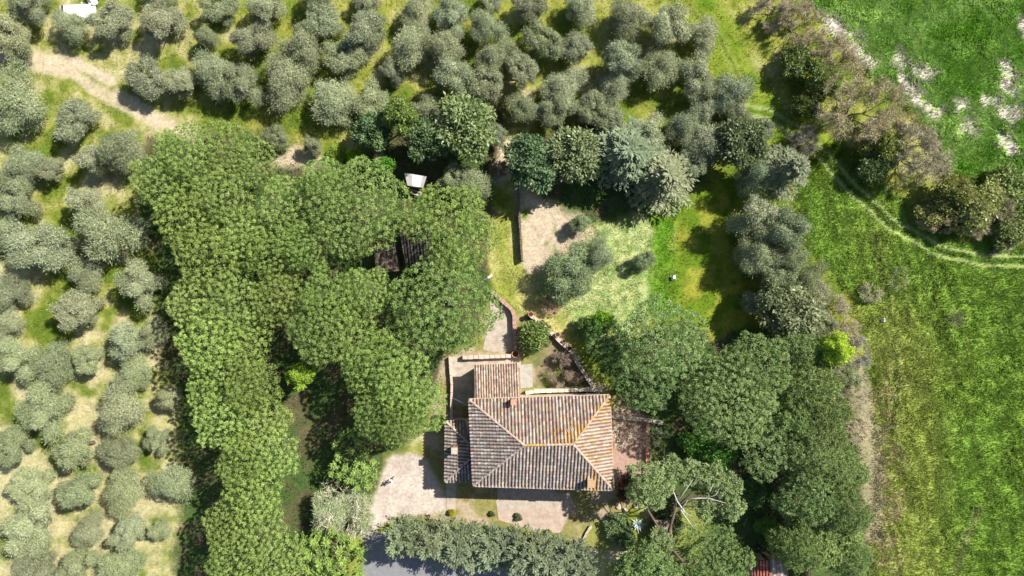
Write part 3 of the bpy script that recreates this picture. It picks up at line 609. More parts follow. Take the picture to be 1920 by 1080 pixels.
X = [  # firs and other mixed trees
 ('fir_tree', FI, 1172, 292, 76, 'blue-green fir with star-like branches above the garden plot', (1.0, 1.02, .85), 1.1, None),
 ('fir_tree', FI, 1243, 335, 68, 'pale olive-green fir right of the blue-green fir', (1.15, 1.05, .85), 1.0, None),
 ('fir_tree', FI, 1474, 320, 52, 'pale fir with curved sprays beside the meadow corner', (1.2, 1.1, .9), 1.1, None),
 ('broadleaf_tree', BR, 1002, 302, 52, 'green broadleaf tree beside the dirt path above the plot', (.72, .85, .9), 1.0, None),
 ('broadleaf_tree', BR, 1072, 290, 52, 'pale green broadleaf tree left of the blue-green fir', (1.05, 1., 1.1), 1.1, None),
 ('broadleaf_tree', BR, 872, 240, 60, 'large pale-leaved tree among the conifers above the shed', (1., .98, .9), 1.15, None),
 ('ivy_covered_tree', BR, 748, 218, 34, 'narrow tree wrapped in light green ivy above the shed', (1., 1.1, .7), 1.2, None),
 ('broadleaf_tree', BR, 800, 262, 40, 'dark leafy tree between ivy tree and large pale tree', (.5, .62, .7), .95, None),
 ('broadleaf_tree', BR, 700, 245, 36, 'dark leafy tree left of the ivy-wrapped tree', (.55, .66, .7), .9, None),
 ('broadleaf_tree', BR, 1392, 270, 48, 'dull green tree left of the pale curved fir', (.72, .72, .8), .9, None),
 ('olive_tree', OL, 1425, 240, 30, 'grey olive tree just above the pale curved fir', (1., 1., 1.), 1.1, None),
 ('grey_tree', OL, 1412, 405, 46, 'silver-grey tree, upper one left of the meadow edge', (1.08, 1.08, 1.05), 1.5, None),
 ('grey_tree', OL, 1420, 335, 36, 'grey tree below the dull green tree', (.85, .95, .95), 1.5, None),
 ('grey_tree', OL, 1462, 435, 46, 'dark grey-green tree on the meadow edge', (.72, .82, .75), 1.5, None),
 ('grey_tree', OL, 1415, 480, 38, 'silver-grey tree below the dark meadow-edge tree', (1.08, 1.1, 1.05), 1.4, None),
 ('grey_tree', OL, 1455, 510, 40, 'grey-green tree above the large grey leafy tree', (.88, .95, .88), 1.4, None),
 ('grey_tree', OL, 1418, 565, 26, 'small silver tree beside the deep garden shade', (1.2, 1.25, 1.3), 1.5, None),
 ('grey_leafy_tree', BR, 1488, 588, 56, 'large grey-green leafy tree above the lime bush', (.95, .88, 1.1), 1.0, None),
 ('grey_leafy_tree', BR, 1455, 560, 36, 'grey-green leafy tree touching the large one', (.95, .9, 1.1), .9, None),
 ('grey_tree', OL, 1480, 488, 36, 'dull grey-green tree right of the silver-grey tree', (.9, .95, .85), 1.4, None),
 ('grey_tree', OL, 1438, 452, 34, 'pale grey tree left of the dark meadow-edge tree', (1.0, 1.02, 1.), 1.5, None),
 ('grey_tree', OL, 1510, 525, 32, 'olive-grey tree above the large grey leafy tree', (1., .98, .85), 1.1, None),
 ('grey_tree', OL, 1532, 610, 36, 'olive-grey tree right of the large grey leafy tree', (.95, .95, .85), 1.2, None),
 ('grey_tree', OL, 1590, 705, 30, 'olive-grey shrub tree below the smoky grey shrub', (1.05, 1., .85), 1.0, None),
 ('grey_tree', OL, 1530, 545, 32, 'olive-grey shrub tree at the lower meadow corner', (1.1, .98, .9), 1.0, None),
 ('olive_tree', OL, 1068, 508, 50, 'dark green olive tree in the pale garden grass', (.78, .92, .72), 1.0, None),
 ('olive_tree', OL, 1122, 480, 30, 'small olive touching the dark garden olive', (.85, .92, .8), 1.0, None),
 ('olive_tree', OL, 1207, 490, 22, 'small round olive at the bright grass strip', (.85, .92, .8), 1.0, None),
 ('olive_tree', OL, 1090, 418, 21, 'small olive bush at the foot of the fir', (.85, .95, .85), 1.0, None),
 ('olive_tree', OL, 885, 345, 36, 'silvery olive tree right of the corrugated shed', (1.05, 1.05, 1.), 1.2, None),
 ('olive_tree', OL, 845, 335, 26, 'small silvery olive between shed and path', (.95, 1., .95), 1.2, None),
 ('olive_tree', OL, 712, 300, 18, 'tiny grey olive left of the corrugated shed', (1., 1., 1.), 1.2, None),
]
for nm, pr, px, py, r, lb, t, hs, _ in X: tree(nm, pr, px, py, r * 1.05, lb, None, t, hs)
S = [
 ('lime_shrub', 665, 294, 15, 'lime green shrub above the western clump', (.8, .95, 1.), 1.6, 'lime'),
 ('green_shrub', 722, 314, 18, 'vivid green shrub left of the corrugated shed', (0.8, 1.35, 0.6), 2.4, None),
 ('lime_shrub', 632, 290, 16, 'yellow-green shrub on the soil above the clump', (.7, .8, 1.2), .8, 'lime'),
 ('lime_shrub', 1128, 605, 22, 'lime green shrub at the top right of the pot wall', (.6, .9, .8), 1.8, 'lime'),
 ('green_shrub', 1098, 612, 16, 'dark green shrub left of the lime shrub', (.5, .7, .5), 1.6, None),
 ('green_shrub', 1000, 630, 30, 'round green bush inside the walled garden corner', (0.78, 0.85, 0.6), 1.3, None),
 ('hedgerow_bush', 1540, 150, 34, 'olive green bush in the upper hedgerow', (1.05, 1.0, 0.75), 1.6, None),
 ('hedgerow_bush', 1515, 195, 26, 'dark green bush below the upper hedgerow bush', (0.85, 0.85, 0.65), 1.4, None),
 ('hedgerow_bush', 1490, 120, 28, 'dark bush left of the upper hedgerow', (0.75, 0.78, 0.6), 1.3, None),
 ('hedgerow_bush', 1655, 270, 34, 'yellow-green bush between the two big bare trees', (1.2, 1.05, 0.7), 1.5, None),
 ('hedgerow_bush', 1640, 310, 30, 'dark green bush below the yellow-green one', (0.6, 0.64, 0.6), 1.4, None),
 ('hedgerow_bush', 1780, 365, 34, 'yellowish bush right of the lower bare tree', (1.15, 1.0, 0.8), 1.5, None),
 ('hedgerow_bush', 1815, 395, 38, 'tan-green tangled bush in the hedgerow corner', (1.4, 1.2, 1.05), 1.4, None),
 ('hedgerow_bush', 1850, 375, 38, 'olive tangled bush before the right edge', (1.35, 1.22, 1.0), 1.0, None),
 ('hedgerow_bush', 1895, 365, 44, 'dark green bush at the right edge of the hedgerow', (1.15, 1.2, 0.9), 1.0, None),
 ('hedgerow_bush', 1890, 425, 36, 'dark tangled bush lowest at the right edge', (1.1, 1.1, 0.9), 1.0, None),
 ('hedgerow_bush', 1745, 395, 28, 'dry yellow bush at the hedgerow foot', (1.25, 1.05, 0.95), 1.0, None),
 ('garden_hedge', 1155, 985, 22, 'low dark hedge left of the agave', (0.6, 0.68, 0.65), .8, None),
 ('garden_hedge', 1172, 1010, 20, 'low dark hedge below the agave', (0.55, 0.65, 0.65), .8, None),
 ('garden_hedge', 1262, 985, 18, 'low clipped hedge right of the wooden roof', (0.6, 0.68, 0.6), .8, None),
 ('red_leaf_shrub', 1178, 915, 24, 'dark reddish shrub at the terrace corner', (0.55, 0.26, 0.4), 1.4, None),
 ('yellow_shrub', 848, 960, 6, 'tiny yellow flowering shrub in front of the hedge', (1.3, 1., .5), .8, 'lime'),
 ('garden_plant', 923, 963, 5, 'tiny green plant beside the hedge, right of the yellow one', (.6, .62, .7), .6, None),
 ('garden_plant', 972, 970, 7, 'small olive-green plant at the paved path end', (.65, .62, .6), .6, None),
 ('garden_plant', 1028, 998, 6, 'small yellow-green plant at the brick path edge', (.7, .7, .6), .6, None),
 ('undergrowth_bush', 1310, 830, 30, 'bright green undergrowth bush left of the right-hand pines', (0.6, 1.1, 0.5), 1.0, None),
 ('undergrowth_bush', 1350, 855, 26, 'bright green undergrowth bush in deep shade', (0.6, 1.05, 0.5), 1.0, None),
 ('undergrowth_bush', 1435, 985, 18, 'bright lime undergrowth bush by the bottom right shed', (1.0, 1.4, 0.6), .9, None),
 ('undergrowth_bush', 1455, 1005, 14, 'small lime undergrowth bush by the bottom right shed', (1.0, 1.35, 0.6), .9, None),
 ('undergrowth_bush', 1415, 920, 24, 'green undergrowth bush right of the broken pine', (.45, .7, .45), .9, None),
]
for nm, px, py, r, lb, t, hs, m in S:
    o = tree(nm, SH, px, py, r * 1.05, lb, None, t, hs, cat='bush', mat=m)
tree('lime_tree', BR, 562, 706, 24, 'bright lime-yellow young tree in the dark clearing of the wood', None, (.7, .8, 1.2), 1.25, mat='lime')
tree('lime_tree', BR, 1565, 655, 32, 'bright lime-yellow leafy tree in the eastern belt', None, (1.5, 1.45, 2.2), 1.5, mat='lime')
B = [
 ('bare_shrub', 1585, 625, 34, 'tan bare shrub above the lime tree', (1.1, 1.05, .85), 1, .9),
 ('bare_tree', 1610, 205, 78, 'largest bare brown tree in the hedgerow', (1.05, 1.0, .78), 0, 1.5),
 ('bare_tree', 1715, 285, 68, 'bare grey-brown tree lower in the hedgerow', (.98, .97, .84), 1, 1.5),
 ('bare_tree', 1660, 235, 46, 'bare tree between the two biggest hedgerow trees', (1.05, 1., .78), 2, 1.3),
 ('bare_shrub', 1560, 105, 50, 'bare brown shrub in the upper hedgerow', (1.05, 1., .8), 2, 1.2),
 ('bare_shrub', 1500, 45, 46, 'bare brown shrub topmost in the hedgerow', (1.05, 1., .82), 3, 1.2),
 ('bare_shrub', 1455, 12, 38, 'pale bare shrub at the top edge', (1.15, 1.05, 1.), 4, 1.2),
 ('bare_shrub', 1530, 85, 36, 'tangled brown shrub between the top hedgerow shrubs', (1.02, .98, .78), 0, 1.1),
 ('bare_shrub', 1505, 268, 38, 'thin grey bare tree shading the wheel tracks', (.7, .7, .7), 1, 1.2),
 ('bare_shrub', 1880, 440, 34, 'grey bare twigs at the hedgerow foot', (1.1, 1.05, 1.), 3, .8),
 ('bare_shrub', 1770, 400, 40, 'straw-coloured bare shrub below the yellowish bush', (1.15, 1.05, .75), 4, .9),
 ('bare_shrub', 1690, 522, 26, 'small bare tree alone at the top of the meadow', (.95, 1., .85), 5, .8),
 ('bare_shrub', 1800, 598, 20, 'small bare tree alone in the middle of the meadow', (.95, 1., .85), 5, .8),
 ('bare_shrub', 1640, 552, 24, 'pale bare shrub at the meadow left edge', (1.05, 1.08, .9), 2, .6),
 ('bare_tree', 648, 960, 66, 'bare tree with whitish branches left of the road', (1.5, 1.5, 1.4), 5, 1.3),
 ('bare_shrub', 1608, 668, 38, 'smoky grey bare shrub right of the lime tree', (.85, .9, .95), 2, .9),
 ('bare_shrub', 1835, 405, 44, 'straw and grey twigs among the corner hedgerow bushes', (1.05, 1.0, .75), 3, .9),
 ('bare_shrub', 1880, 390, 40, 'grey twigs over the right edge hedgerow bushes', (.95, .92, .75), 1, 1.1),
 ('bare_shrub', 1560, 585, 40, 'pinkish bare shrub above the lime bush', (1.05, 1.02, .9), 4, 1.0),
 ('bare_shrub', 1590, 745, 34, 'grey-tan bare shrub below the smoky grey shrub', (1.1, 1.08, .9), 0, .8),
 ('bare_shrub', 1605, 810, 34, 'dry tan bare shrub beside the meadow', (1.25, 1.2, 1.), 1, .7),
 ('bare_shrub', 1172, 806, 40, 'leafless white-twigged tree over the terrace', (2.0, 1.95, 1.9), 5, 1.2),
 ('bare_shrub', 1226, 822, 28, 'leafless white-twigged tree right of the terrace', (1.8, 1.75, 1.7), 5, 1.1),
 ('bare_shrub', 1062, 692, 36, 'purple-brown bare shrub behind the house', (.75, .62, .62), 4, .9),
 ('bare_shrub', 1030, 575, 22, 'tan bare shrub at the lawn end', (1.5, 1.25, 1.), 1, .6),
 ('bare_shrub', 940, 315, 22, 'dark bare shrub on the dirt path', (.6, .5, .45), 2, .7),
]
for k, (nm, px, py, r, lb, t, v, zs) in enumerate(B): bare(nm, px, py, r, lb, None, t, v, 'tree' if 'tree' in nm else 'bush', zs, (1.05, 1.08, .98) if 'left of the road' in lb else None)
# the row of cypresses between house and road
for k in range(13):
    f = k / 12; px = 752 + f * 330; py = 1004 + 50 * max(0, f - .55) * 1.6 + 12 * min(f * 3, 1)
    tree('cypress_tree', CY, px, py, 26 + random.uniform(-4, 5), f'grey-green hedge cypress, {ORD[k]} from the left along the road', 'cypress hedge along the road', (.95, .97, .88), random.uniform(.95, 1.3))
    if k > 4: tree('cypress_tree', CY, px - 6, py + 20, 22 + random.uniform(-3, 4), f'grey-green hedge cypress on the road side, {ORD[k - 5]} from the left', 'cypress hedge along the road', (1., 1.03, 1.), random.uniform(.85, 1.05))
# ------------------------------------------------------------------ the farmhouse
M['tile'] = surf('clay_tile', (.53, .51, .50), (.87, .84, .82), 5, .9, .5, attr=True, spec=.15)
M['plaster'] = surf('cream_plaster', (.50, .42, .31), (.62, .53, .40), 1.2, .9, .3)
M['stone'] = surf('rubble_stone', (.30, .25, .20), (.46, .39, .31), 3.5, .95, .8)
M['brick'] = surf('weathered_brick', (.26, .15, .115), (.42, .27, .21), 5, .9, .6)
M['orange'] = surf('lichen_orange_clay', (.30, .19, .10), (.42, .27, .14), 6, .9, .5)
M['terracotta'] = surf('terracotta', (.36, .17, .11), (.50, .26, .17), 4, .8, .2)
M['soilpot'] = surf('potting_soil', (.03, .022, .016), (.06, .045, .03), 12, .95, .5)
M['shutter'] = surf('brown_shutter', (.10, .055, .03), (.15, .085, .05), 5, .7, .2)
M['gutter'] = surf('copper_gutter', (.36, .26, .18), (.46, .34, .25), 3, .5, .1, metal=.2)
M['white'] = surf('white_paint', (.72, .72, .70), (.82, .82, .80), 3, .5, .05)
M['iron'] = surf('dark_iron', (.03, .03, .03), (.06, .055, .05), 6, .6, .2, metal=.5)
M['steel'] = surf('galvanised_steel', (.42, .43, .44), (.55, .56, .57), 5, .4, .1, metal=.6)
M['wood'] = surf('weathered_plank', (.16, .11, .08), (.30, .22, .16), 4, .9, .5)
M['rubber'] = surf('black_rubber', (.015, .015, .016), (.03, .03, .03), 8, .8, .2)
M['greentarp'] = surf('green_tarpaulin', (.03, .14, .11), (.06, .22, .17), 2.5, .6, .6)
def glass_mat():
    m, nt, b, N, L = new_mat('window_glass'); nz = N.new('ShaderNodeTexNoise'); nz.inputs['Scale'].default_value = 2
    rp_ = N.new('ShaderNodeValToRGB'); rp_.color_ramp.elements[0].color = (.015, .02, .022, 1); rp_.color_ramp.elements[1].color = (.04, .05, .055, 1)
    L.new(nz.outputs['Fac'], rp_.inputs[0]); L.new(rp_.outputs[0], b.inputs['Base Color']); b.inputs['Roughness'].default_value = .06; b.inputs['Specular IOR Level'].default_value = .6; return m
M['glass'] = glass_mat()

def slope_tiles(A, B, D, C_, colfn, seed, sp=.385, row=.40, rad=.125, name='tiles', parent=None):
    """clay barrel tiles on the plane through A,B (eave) and D,C (top edge); clipped at the hips"""
    r = random.Random(seed); u = (B - A).normalized(); top = (D + C_) / 2
    n = u.cross(top - A).normalized(); 
    if n.z < 0: n = -n
    v = n.cross(u); Lu = (B - A).length
    dU, dV = (D - A).dot(u), (D - A).dot(v); cU, cV = (C_ - A).dot(u), (C_ - A).dot(v)
    pts = [(0, 0), (dU, dV), (cU, cV), (Lu, 0)]
    def vmax(x):
        for (x0, y0), (x1, y1) in zip(pts[:-1], pts[1:]):
            if x0 <= x <= x1 and x1 - x0 > 1e-4: return y0 + (y1 - y0) * (x - x0) / (x1 - x0)
        return 0
    mb = MB(); nc = int(round(Lu / sp)); sp = Lu / nc
    for k in range(nc):
        x0 = (k + .5) * sp; vm = vmax(x0); q = 0; ct = r.uniform(.9, 1.1)
        if vm < .12: continue
        y = -.10
        while y < vm - .05:
            y1 = min(y + row + .07, vm + .02); jx = r.uniform(-.015, .015); lift = r.uniform(.0, .02)
            r0, r1 = rad * r.uniform(.95, 1.08), rad * r.uniform(.78, .88); vs = []
            for yy, rr, zz in ((y, r0, .045 + lift), (y1, r1, .012)):
                for s in range(6):
                    a = math.pi * s / 5; p = A + u * (x0 + jx - math.cos(a) * rr) + v * yy + n * (zz + math.sin(a) * rr * 1.05); vs.append(p)
            c = colfn(x0 / Lu, y / max(.1, max(dV, cV)), A + u * x0 + v * y, r); c = tuple(min(1, q_ * ct) for q_ in c)
            mb.add(vs, [(s, s + 1, s + 7, s + 6) for s in range(5)] + [(0, 1, 2, 3, 4, 5)], c)
            # flat pan tile beside the cover, darkened for channel dirt and painted-in gap shade
            ps = []
            for yy, zz in ((y, .03), (y1, .006)):
                for xx in (x0 + sp * .5 - .13, x0 + sp * .5 + .13):
                    if vmax(min(max(xx, 0), Lu)) < yy - .25: xx = x0 + sp * .3
                    ps.append(A + u * xx + v * yy + n * zz)
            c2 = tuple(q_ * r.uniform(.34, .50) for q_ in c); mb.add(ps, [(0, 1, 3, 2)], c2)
            y += row
    o = mb.build(name, M['tile'], parent); o['kind'] = 'stuff'
    return o
def cap_line(mb, a, b, r, colfn, rad=.14, ln=.42):
    d = b - a; L = d.length; d.normalize(); s = d.cross(Vector((0, 0, 1))).normalized(); up = s.cross(d).normalized(); y = 0
    while y < L - .02:
        y1 = min(y + ln + .05, L); vs = []
        for yy, rr, zz in ((y, rad * r.uniform(1, 1.1), .06), (y1, rad * .86, .035)):
            for k in range(6):
                an = math.pi * k / 5; vs.append(a + d * yy + s * (-math.cos(an) * rr) + up * (zz + math.sin(an) * rr * .9))
        mb.add(vs, [(k, k + 1, k + 7, k + 6) for k in range(5)] + [(0, 1, 2, 3, 4, 5)], colfn(y / L, r)); y += ln
GREY = [(.335, .295, .265), (.39, .345, .31), (.30, .26, .235), (.355, .31, .28), (.48, .44, .405), (.315, .27, .245)]
PINK = [(.44, .33, .25), (.50, .39, .30), (.38, .27, .21), (.46, .37, .30), (.56, .47, .39), (.33, .24, .19)]
TAN = [(.50, .365, .265), (.55, .41, .30), (.46, .33, .24), (.53, .42, .33), (.58, .47, .37)]
ORG = [(.52, .33, .11), (.56, .37, .15), (.48, .29, .10)]
pick = lambda r, L_: L_[r.randrange(len(L_))]
def pxof(p): return 960 + p.x / (MPP * (CAMH - p.z) / CAMH), 540 - p.y / (MPP * (CAMH - p.z) / CAMH)
def col_n(a, b, p, r):
    x, y = pxof(p)
    if r.random() < .95 * math.exp(-((x - 1074) / 20) ** 2 - ((y - 818) / 24) ** 2) + .5 * math.exp(-((x - 1045) / 40) ** 2 - ((y - 830) / 6) ** 2): return pick(r, ORG)
    if x - 1085 > (815 - y) * .75 + r.uniform(-14, 4): return pick(r, ORG if r.random() < .3 else TAN)
    return pick(r, PINK if r.random() < .8 else GREY)
def col_s(a, b, p, r):
    x, y = pxof(p)
    if 1095 < x < 1122 and y > 885 and r.random() < .5: return pick(r, ORG)
    return pick(r, GREY if r.random() < .8 else PINK)
def col_w(a, b, p, r): return pick(r, GREY if r.random() < .9 else PINK)
def col_e(a, b, p, r):
    x, y = pxof(p); return pick(r, ORG if (y < 790 and r.random() < .22) or r.random() < .03 else TAN)

house = empty('farmhouse', P(1010, 815, 0), 0, label='stone farmhouse with hipped clay tile roof, lower side annex and rear wing', cat='house')
hl = house.location.copy()
def hb(mb, name, mat, parent=house, smooth=False):
    """build in world coordinates, then parent under the house without moving"""
    o = mb.build(name, mat, parent, smooth); return place(o, parent)
def place(o, parent):
    p = parent
    while p is not None and p.type != 'EMPTY': p = p.parent
    if parent.type == 'EMPTY': o.location = -parent.location
    return o
EH = 6.0
NW, NE, SE, SW = P(880, 750, EH), P(1142, 742, EH), P(1149, 918, EH), P(888, 910, EH)
RW, RE = P(983, 835, 7.9), P(1075, 833, 7.9)
def roof_slab(name, quads, parent, thick=.16):
    mb = MB()
    for q in quads:
        n = len(q); vs = [Vector(p) for p in q] + [Vector(p) - Vector((0, 0, thick)) for p in q]
        mb.add(vs, [tuple(range(n)), tuple(range(n, 2 * n))[::-1]] + [(k, (k + 1) % n, n + (k + 1) % n, n + k) for k in range(n)], (.3, .24, .2))
    return hb(mb, name, M['tile'], parent)
roof = roof_slab('roof', [(NE, NW, RW, RE), (SW, SE, RE, RW), (NW, SW, RW), (SE, NE, RE)], house)
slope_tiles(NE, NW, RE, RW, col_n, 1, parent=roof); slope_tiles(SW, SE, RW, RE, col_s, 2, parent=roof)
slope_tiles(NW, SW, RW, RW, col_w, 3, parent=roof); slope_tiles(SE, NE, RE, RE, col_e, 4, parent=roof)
rr = random.Random(9); mb = MB()
cap_line(mb, RW, RE, rr, lambda t, r: pick(r, ORG) if t < .45 or r.random() < .2 else pick(r, TAN))
cap_line(mb, NW, RW, rr, lambda t, r: pick(r, PINK)); cap_line(mb, SW, RW, rr, lambda t, r: pick(r, GREY))
cap_line(mb, NE, RE, rr, lambda t, r: pick(r, ORG if r.random() < .7 else TAN)); cap_line(mb, SE, RE, rr, lambda t, r: pick(r, TAN))
o = mb.build('ridge_tiles', M['tile'], roof); o['kind'] = 'stuff'
gt = MB()
for a, b in ((NW, NE), (NE, SE), (SE, SW)):
    out = (b - a).cross(Vector((0, 0, 1))).normalized() * (-.12 if (b - a).cross(Vector((0, 0, 1))).dot((a + b) / 2 - hl) < 0 else .12)
    z = Vector((0, 0, -.02)); gt.tube([a + out + z, b + out + z], .07, 6)
hb(gt, 'gutter', M['gutter'])
def walls(name, cs, top, mat, inset=.45):
    c = sum(cs, Vector()) / len(cs); pts = []
    n = len(cs)
    for k in range(n):
        e0 = (cs[k] - cs[k - 1]).normalized(); e1 = (cs[(k + 1) % n] - cs[k]).normalized(); b_ = (e1 - e0).normalized()
        pts.append(cs[k] + b_ * inset * 1.414 * (1 if b_.dot(c - cs[k]) > 0 else -1))
    mb = MB(); vs = [Vector((p.x, p.y, -.1)) for p in pts] + [Vector((p.x, p.y, top)) for p in pts]
    mb.add(vs, [(k, (k + 1) % n, n + (k + 1) % n, n + k) for k in range(n)] + [tuple(range(n, 2 * n))])
    return hb(mb, name, mat), pts
w, wp = walls('wall', [NW, NE, SE, SW], EH - .14, M['plaster'])
def window(a, b, t, z, wd=.95, ht=1.3, door=False):
    d = (b - a); d.z = 0; d.normalize(); o = d.cross(Vector((0, 0, 1))); c = a.lerp(b, t)
    if o.dot(c - hl) < 0: o = -o
    rz = math.atan2(d.y, d.x)
    f = hb(MB().box(c.x + o.x * .0, c.y + o.y * .0, z, wd, .06, ht, rz), 'door' if door else 'window', M['shutter'] if door else M['glass'])
    m = MB()
    for sx in (-1, 1): m.box(c.x + d.x * sx * (wd / 2 + .05) + o.x * .02, c.y + d.y * sx * (wd / 2 + .05) + o.y * .02, z, .10, .14, ht + .2, rz)
    m.box(c.x + o.x * .022, c.y + o.y * .022, z + ht / 2 + .05, wd, .135, .10, rz)
    m.build('frame', M['stone'], f)
    if not door:
        MB().box(c.x + o.x * .1, c.y + o.y * .1, z - ht / 2 - .05, wd + .3, .28, .09, rz).build('sill', M['stone'], f)
        for sx in (-1, 1): MB().box(c.x + d.x * sx * (wd * .78 + .12) + o.x * .05, c.y + d.y * sx * (wd * .78 + .12) + o.y * .05, z, wd * .5, .05, ht, rz).build('shutter', M['shutter'], f)
    else:
        MB().box(c.x + d.x * .32 + o.x * .06, c.y + d.y * .32 + o.y * .06, 1.05, .04, .08, .14, rz).build('handle', M['iron'], f)
for a, b, ts in ((wp[0], wp[1], (.50, .62, .74, .88)), (wp[2], wp[3], (.14, .38, .62, .86)), (wp[1], wp[2], (.3, .7)), (wp[3], wp[0], (.25,))):
    for t in ts: window(a, b, t, 4.4)
for t in (.62, .86): window(wp[2], wp[3], t, 1.6)
window(wp[2], wp[3], .38, 1.08, 1.2, 2.15, True); window(wp[1], wp[2], .5, 1.08, 1.1, 2.15, True)
# annex on the left
AH = 3.5
aNW, aNE, aSE, aSW = P(836, 790, AH), P(872, 789, AH), P(882, 902, AH), P(835, 903, AH); aR1, aR2 = P(880, 832, 4.5), P(882, 860, 4.5)
aroof = roof_slab('annex_roof', [(aNW, aSW, aR2, aR1), (aNE, aNW, aR1), (aSW, aSE, aR2)], house)
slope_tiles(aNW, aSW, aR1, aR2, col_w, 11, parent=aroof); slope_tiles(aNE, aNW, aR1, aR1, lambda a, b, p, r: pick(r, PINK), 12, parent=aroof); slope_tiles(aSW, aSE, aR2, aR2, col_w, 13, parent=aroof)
mb = MB(); cap_line(mb, aNW, aR1, rr, lambda t, r: pick(r, PINK)); cap_line(mb, aSW, aR2, rr, lambda t, r: pick(r, GREY)); o = mb.build('ridge_tiles', M['tile'], aroof); o['kind'] = 'stuff'
walls('annex_wall', [aNW, P(884, 789, AH), P(888, 902, AH), aSW], AH - .13, M['plaster'], .3)
# rear wing
BH = 3.6
b0, b1, b2, b3 = P(891, 686, BH), P(972, 683, BH), P(975, 750, 4.6), P(889, 754, 4.6)
broof = roof_slab('rear_roof', [(b1, b0, b3, b2)], house)
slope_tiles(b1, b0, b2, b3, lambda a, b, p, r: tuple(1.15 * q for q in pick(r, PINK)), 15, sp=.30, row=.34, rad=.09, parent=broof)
walls('rear_wall', [P(892, 688, BH), P(971, 685, BH), P(974, 746, BH), P(890, 752, BH)], BH - .15, M['plaster'], .2)
# chimneys and a rooftop aerial
def chimney(px, py, h, mat, s, top):
    p = P(px, py, h); m = MB(); m.box(p.x, p.y, h - .2, s, s, 1.5, .03); o = hb(m, 'chimney', mat)
    m2 = MB()
    for sx in (-1, 1):
        for sy in (-1, 1): m2.box(p.x + sx * s * .38, p.y + sy * s * .38, h + .64, .12, .12, .18)
    m2.box(p.x, p.y, h + .78, s * 1.3, s * 1.3, .10); m2.build('chimney_cap', top, o)
    return o
for c_ in (chimney(853, 842, 4.6, M['brick'], .55, M['stone']), chimney(963, 752, 6.6, M['brick'], .5, M['terracotta']), chimney(1107, 904, 6.9, M['plaster'], .62, M['orange'])): pass
ae = MB(); p = P(1065, 800, 7.2); ae.tube([(p.x, p.y, 7), (p.x, p.y, 9)], .02, 5); ae.tube([(p.x - .5, p.y - .2, 8.8), (p.x + .5, p.y + .2, 8.8)], .015, 4)
for k in range(5): ae.tube([(p.x - .4 + k * .2 + .12, p.y - .16 + k * .08 - .28, 8.8), (p.x - .4 + k * .2 - .12, p.y - .16 + k * .08 + .28, 8.8)], .01, 4)
hb(ae, 'aerial', M['steel'])

# ------------------------------------------------------------------ yard: paving, terraces, walls
sheet('terrace', [(1140, 770), (1212, 778), (1214, 892), (1150, 905)], M['terrace'], .02)
sheet('brick_path', [(936, 918), (990, 922), (1068, 925), (1076, 945), (1050, 1000), (1000, 995), (935, 975), (930, 940)], M['brickpave'], .014)
sheet('paved_apron', [(932, 905), (1040, 905), (1045, 948), (985, 955), (932, 955)], M['paving'], .018)
sheet('paved_path', [(836, 890), (855, 890), (854, 958), (838, 958)], M['paving'], .02)
sheet('stone_yard', [(846, 668), (975, 664), (978, 690), (890, 690), (890, 740), (872, 760), (846, 760)], M['paving'], .014)
sheet('concrete_slab', [(974, 684), (998, 682), (999, 726), (976, 728)], M['concrete'], .02)
sheet('upper_terrace', [(920, 548), (960, 582), (962, 658), (925, 660), (905, 655), (918, 600)], M['paving'], .010)
rw = random.Random(4)
def brick_wall(name, pts, h, w, label, mat, piece=.6, cap=None, cat='wall'):
    """a low wall of separate coping stones on a masonry body"""
    root = empty(name, P(*pts[0]), 0, label=label, cat=cat); loc = root.location
    body = MB()
    for a, b in zip(pts[:-1], pts[1:]):
        A, B_ = P(*a), P(*b); d = B_ - A; rz = math.atan2(d.y, d.x); m_ = (A + B_) / 2 - loc
        body.box(m_.x, m_.y, h / 2 - .05, d.length, w, h + .1, rz)
        n = max(1, int(d.length / piece)); l = d.length / n
        for k in range(n):
            c_ = A + d * ((k + .5) / n) - loc
            s = MB(); s.box(0, 0, 0, l - .03, w + .10 + rw.uniform(-.04, .05), .09, 0, None, .94)
            o = s.build('coping_stone', cap or mat, root); o.location = (c_.x, c_.y, h + .045 + rw.uniform(0, .015)); o.rotation_euler = (rw.uniform(-.03, .03), rw.uniform(-.02, .02), rz + rw.uniform(-.03, .03))
    body.build('wall_body', mat, root); return root
M['wallstone'] = surf('pale_wall_stone', (.38, .28, .22), (.54, .43, .36), 4, .95, .6)
brick_wall('garden_wall', [(921, 545), (940, 562), (960, 580), (964, 590), (966, 655)], .75, .36, 'bent low brick wall right of the upper terrace', M['brick'], .55, M['brick'])
brick_wall('yard_wall', [(868, 669), (958, 666)], .8, .38, 'straight low wall across the yard behind the rear wing', M['brick'], .6, M['wallstone'])
brick_wall('pot_wall', [(990, 588), (1010, 602), (1030, 620), (1050, 640), (1070, 658)], .7, .36, 'diagonal low wall carrying terracotta pots', M['brick'], .55, M['wallstone'])
brick_wall('stone_wall', [(1070, 658), (1085, 685), (1110, 722)], .8, .34, 'stone wall running down from the pots to the house', M['stone'], .5)
brick_wall('white_wall', [(844, 668), (848, 720), (847, 790)], .6, .22, 'thin pale wall left of the rear wing', M['plaster'], .9, M['wallstone'])
brick_wall('terrace_wall', [(1142, 778), (1200, 784), (1240, 790)], .9, .3, 'grey stone wall on the upper side of the terrace', M['stone'], .6)
brick_wall('terrace_edge', [(1213, 788), (1212, 888)], .5, .24, 'brick kerb wall on the right side of the terrace', M['brick'], .5, M['terracotta'])
brick_wall('plot_wall', [(971, 345), (974, 410), (979, 490)], 1.0, .14, 'narrow dark stone wall between lawn and garden plot', M['bark'], .6)
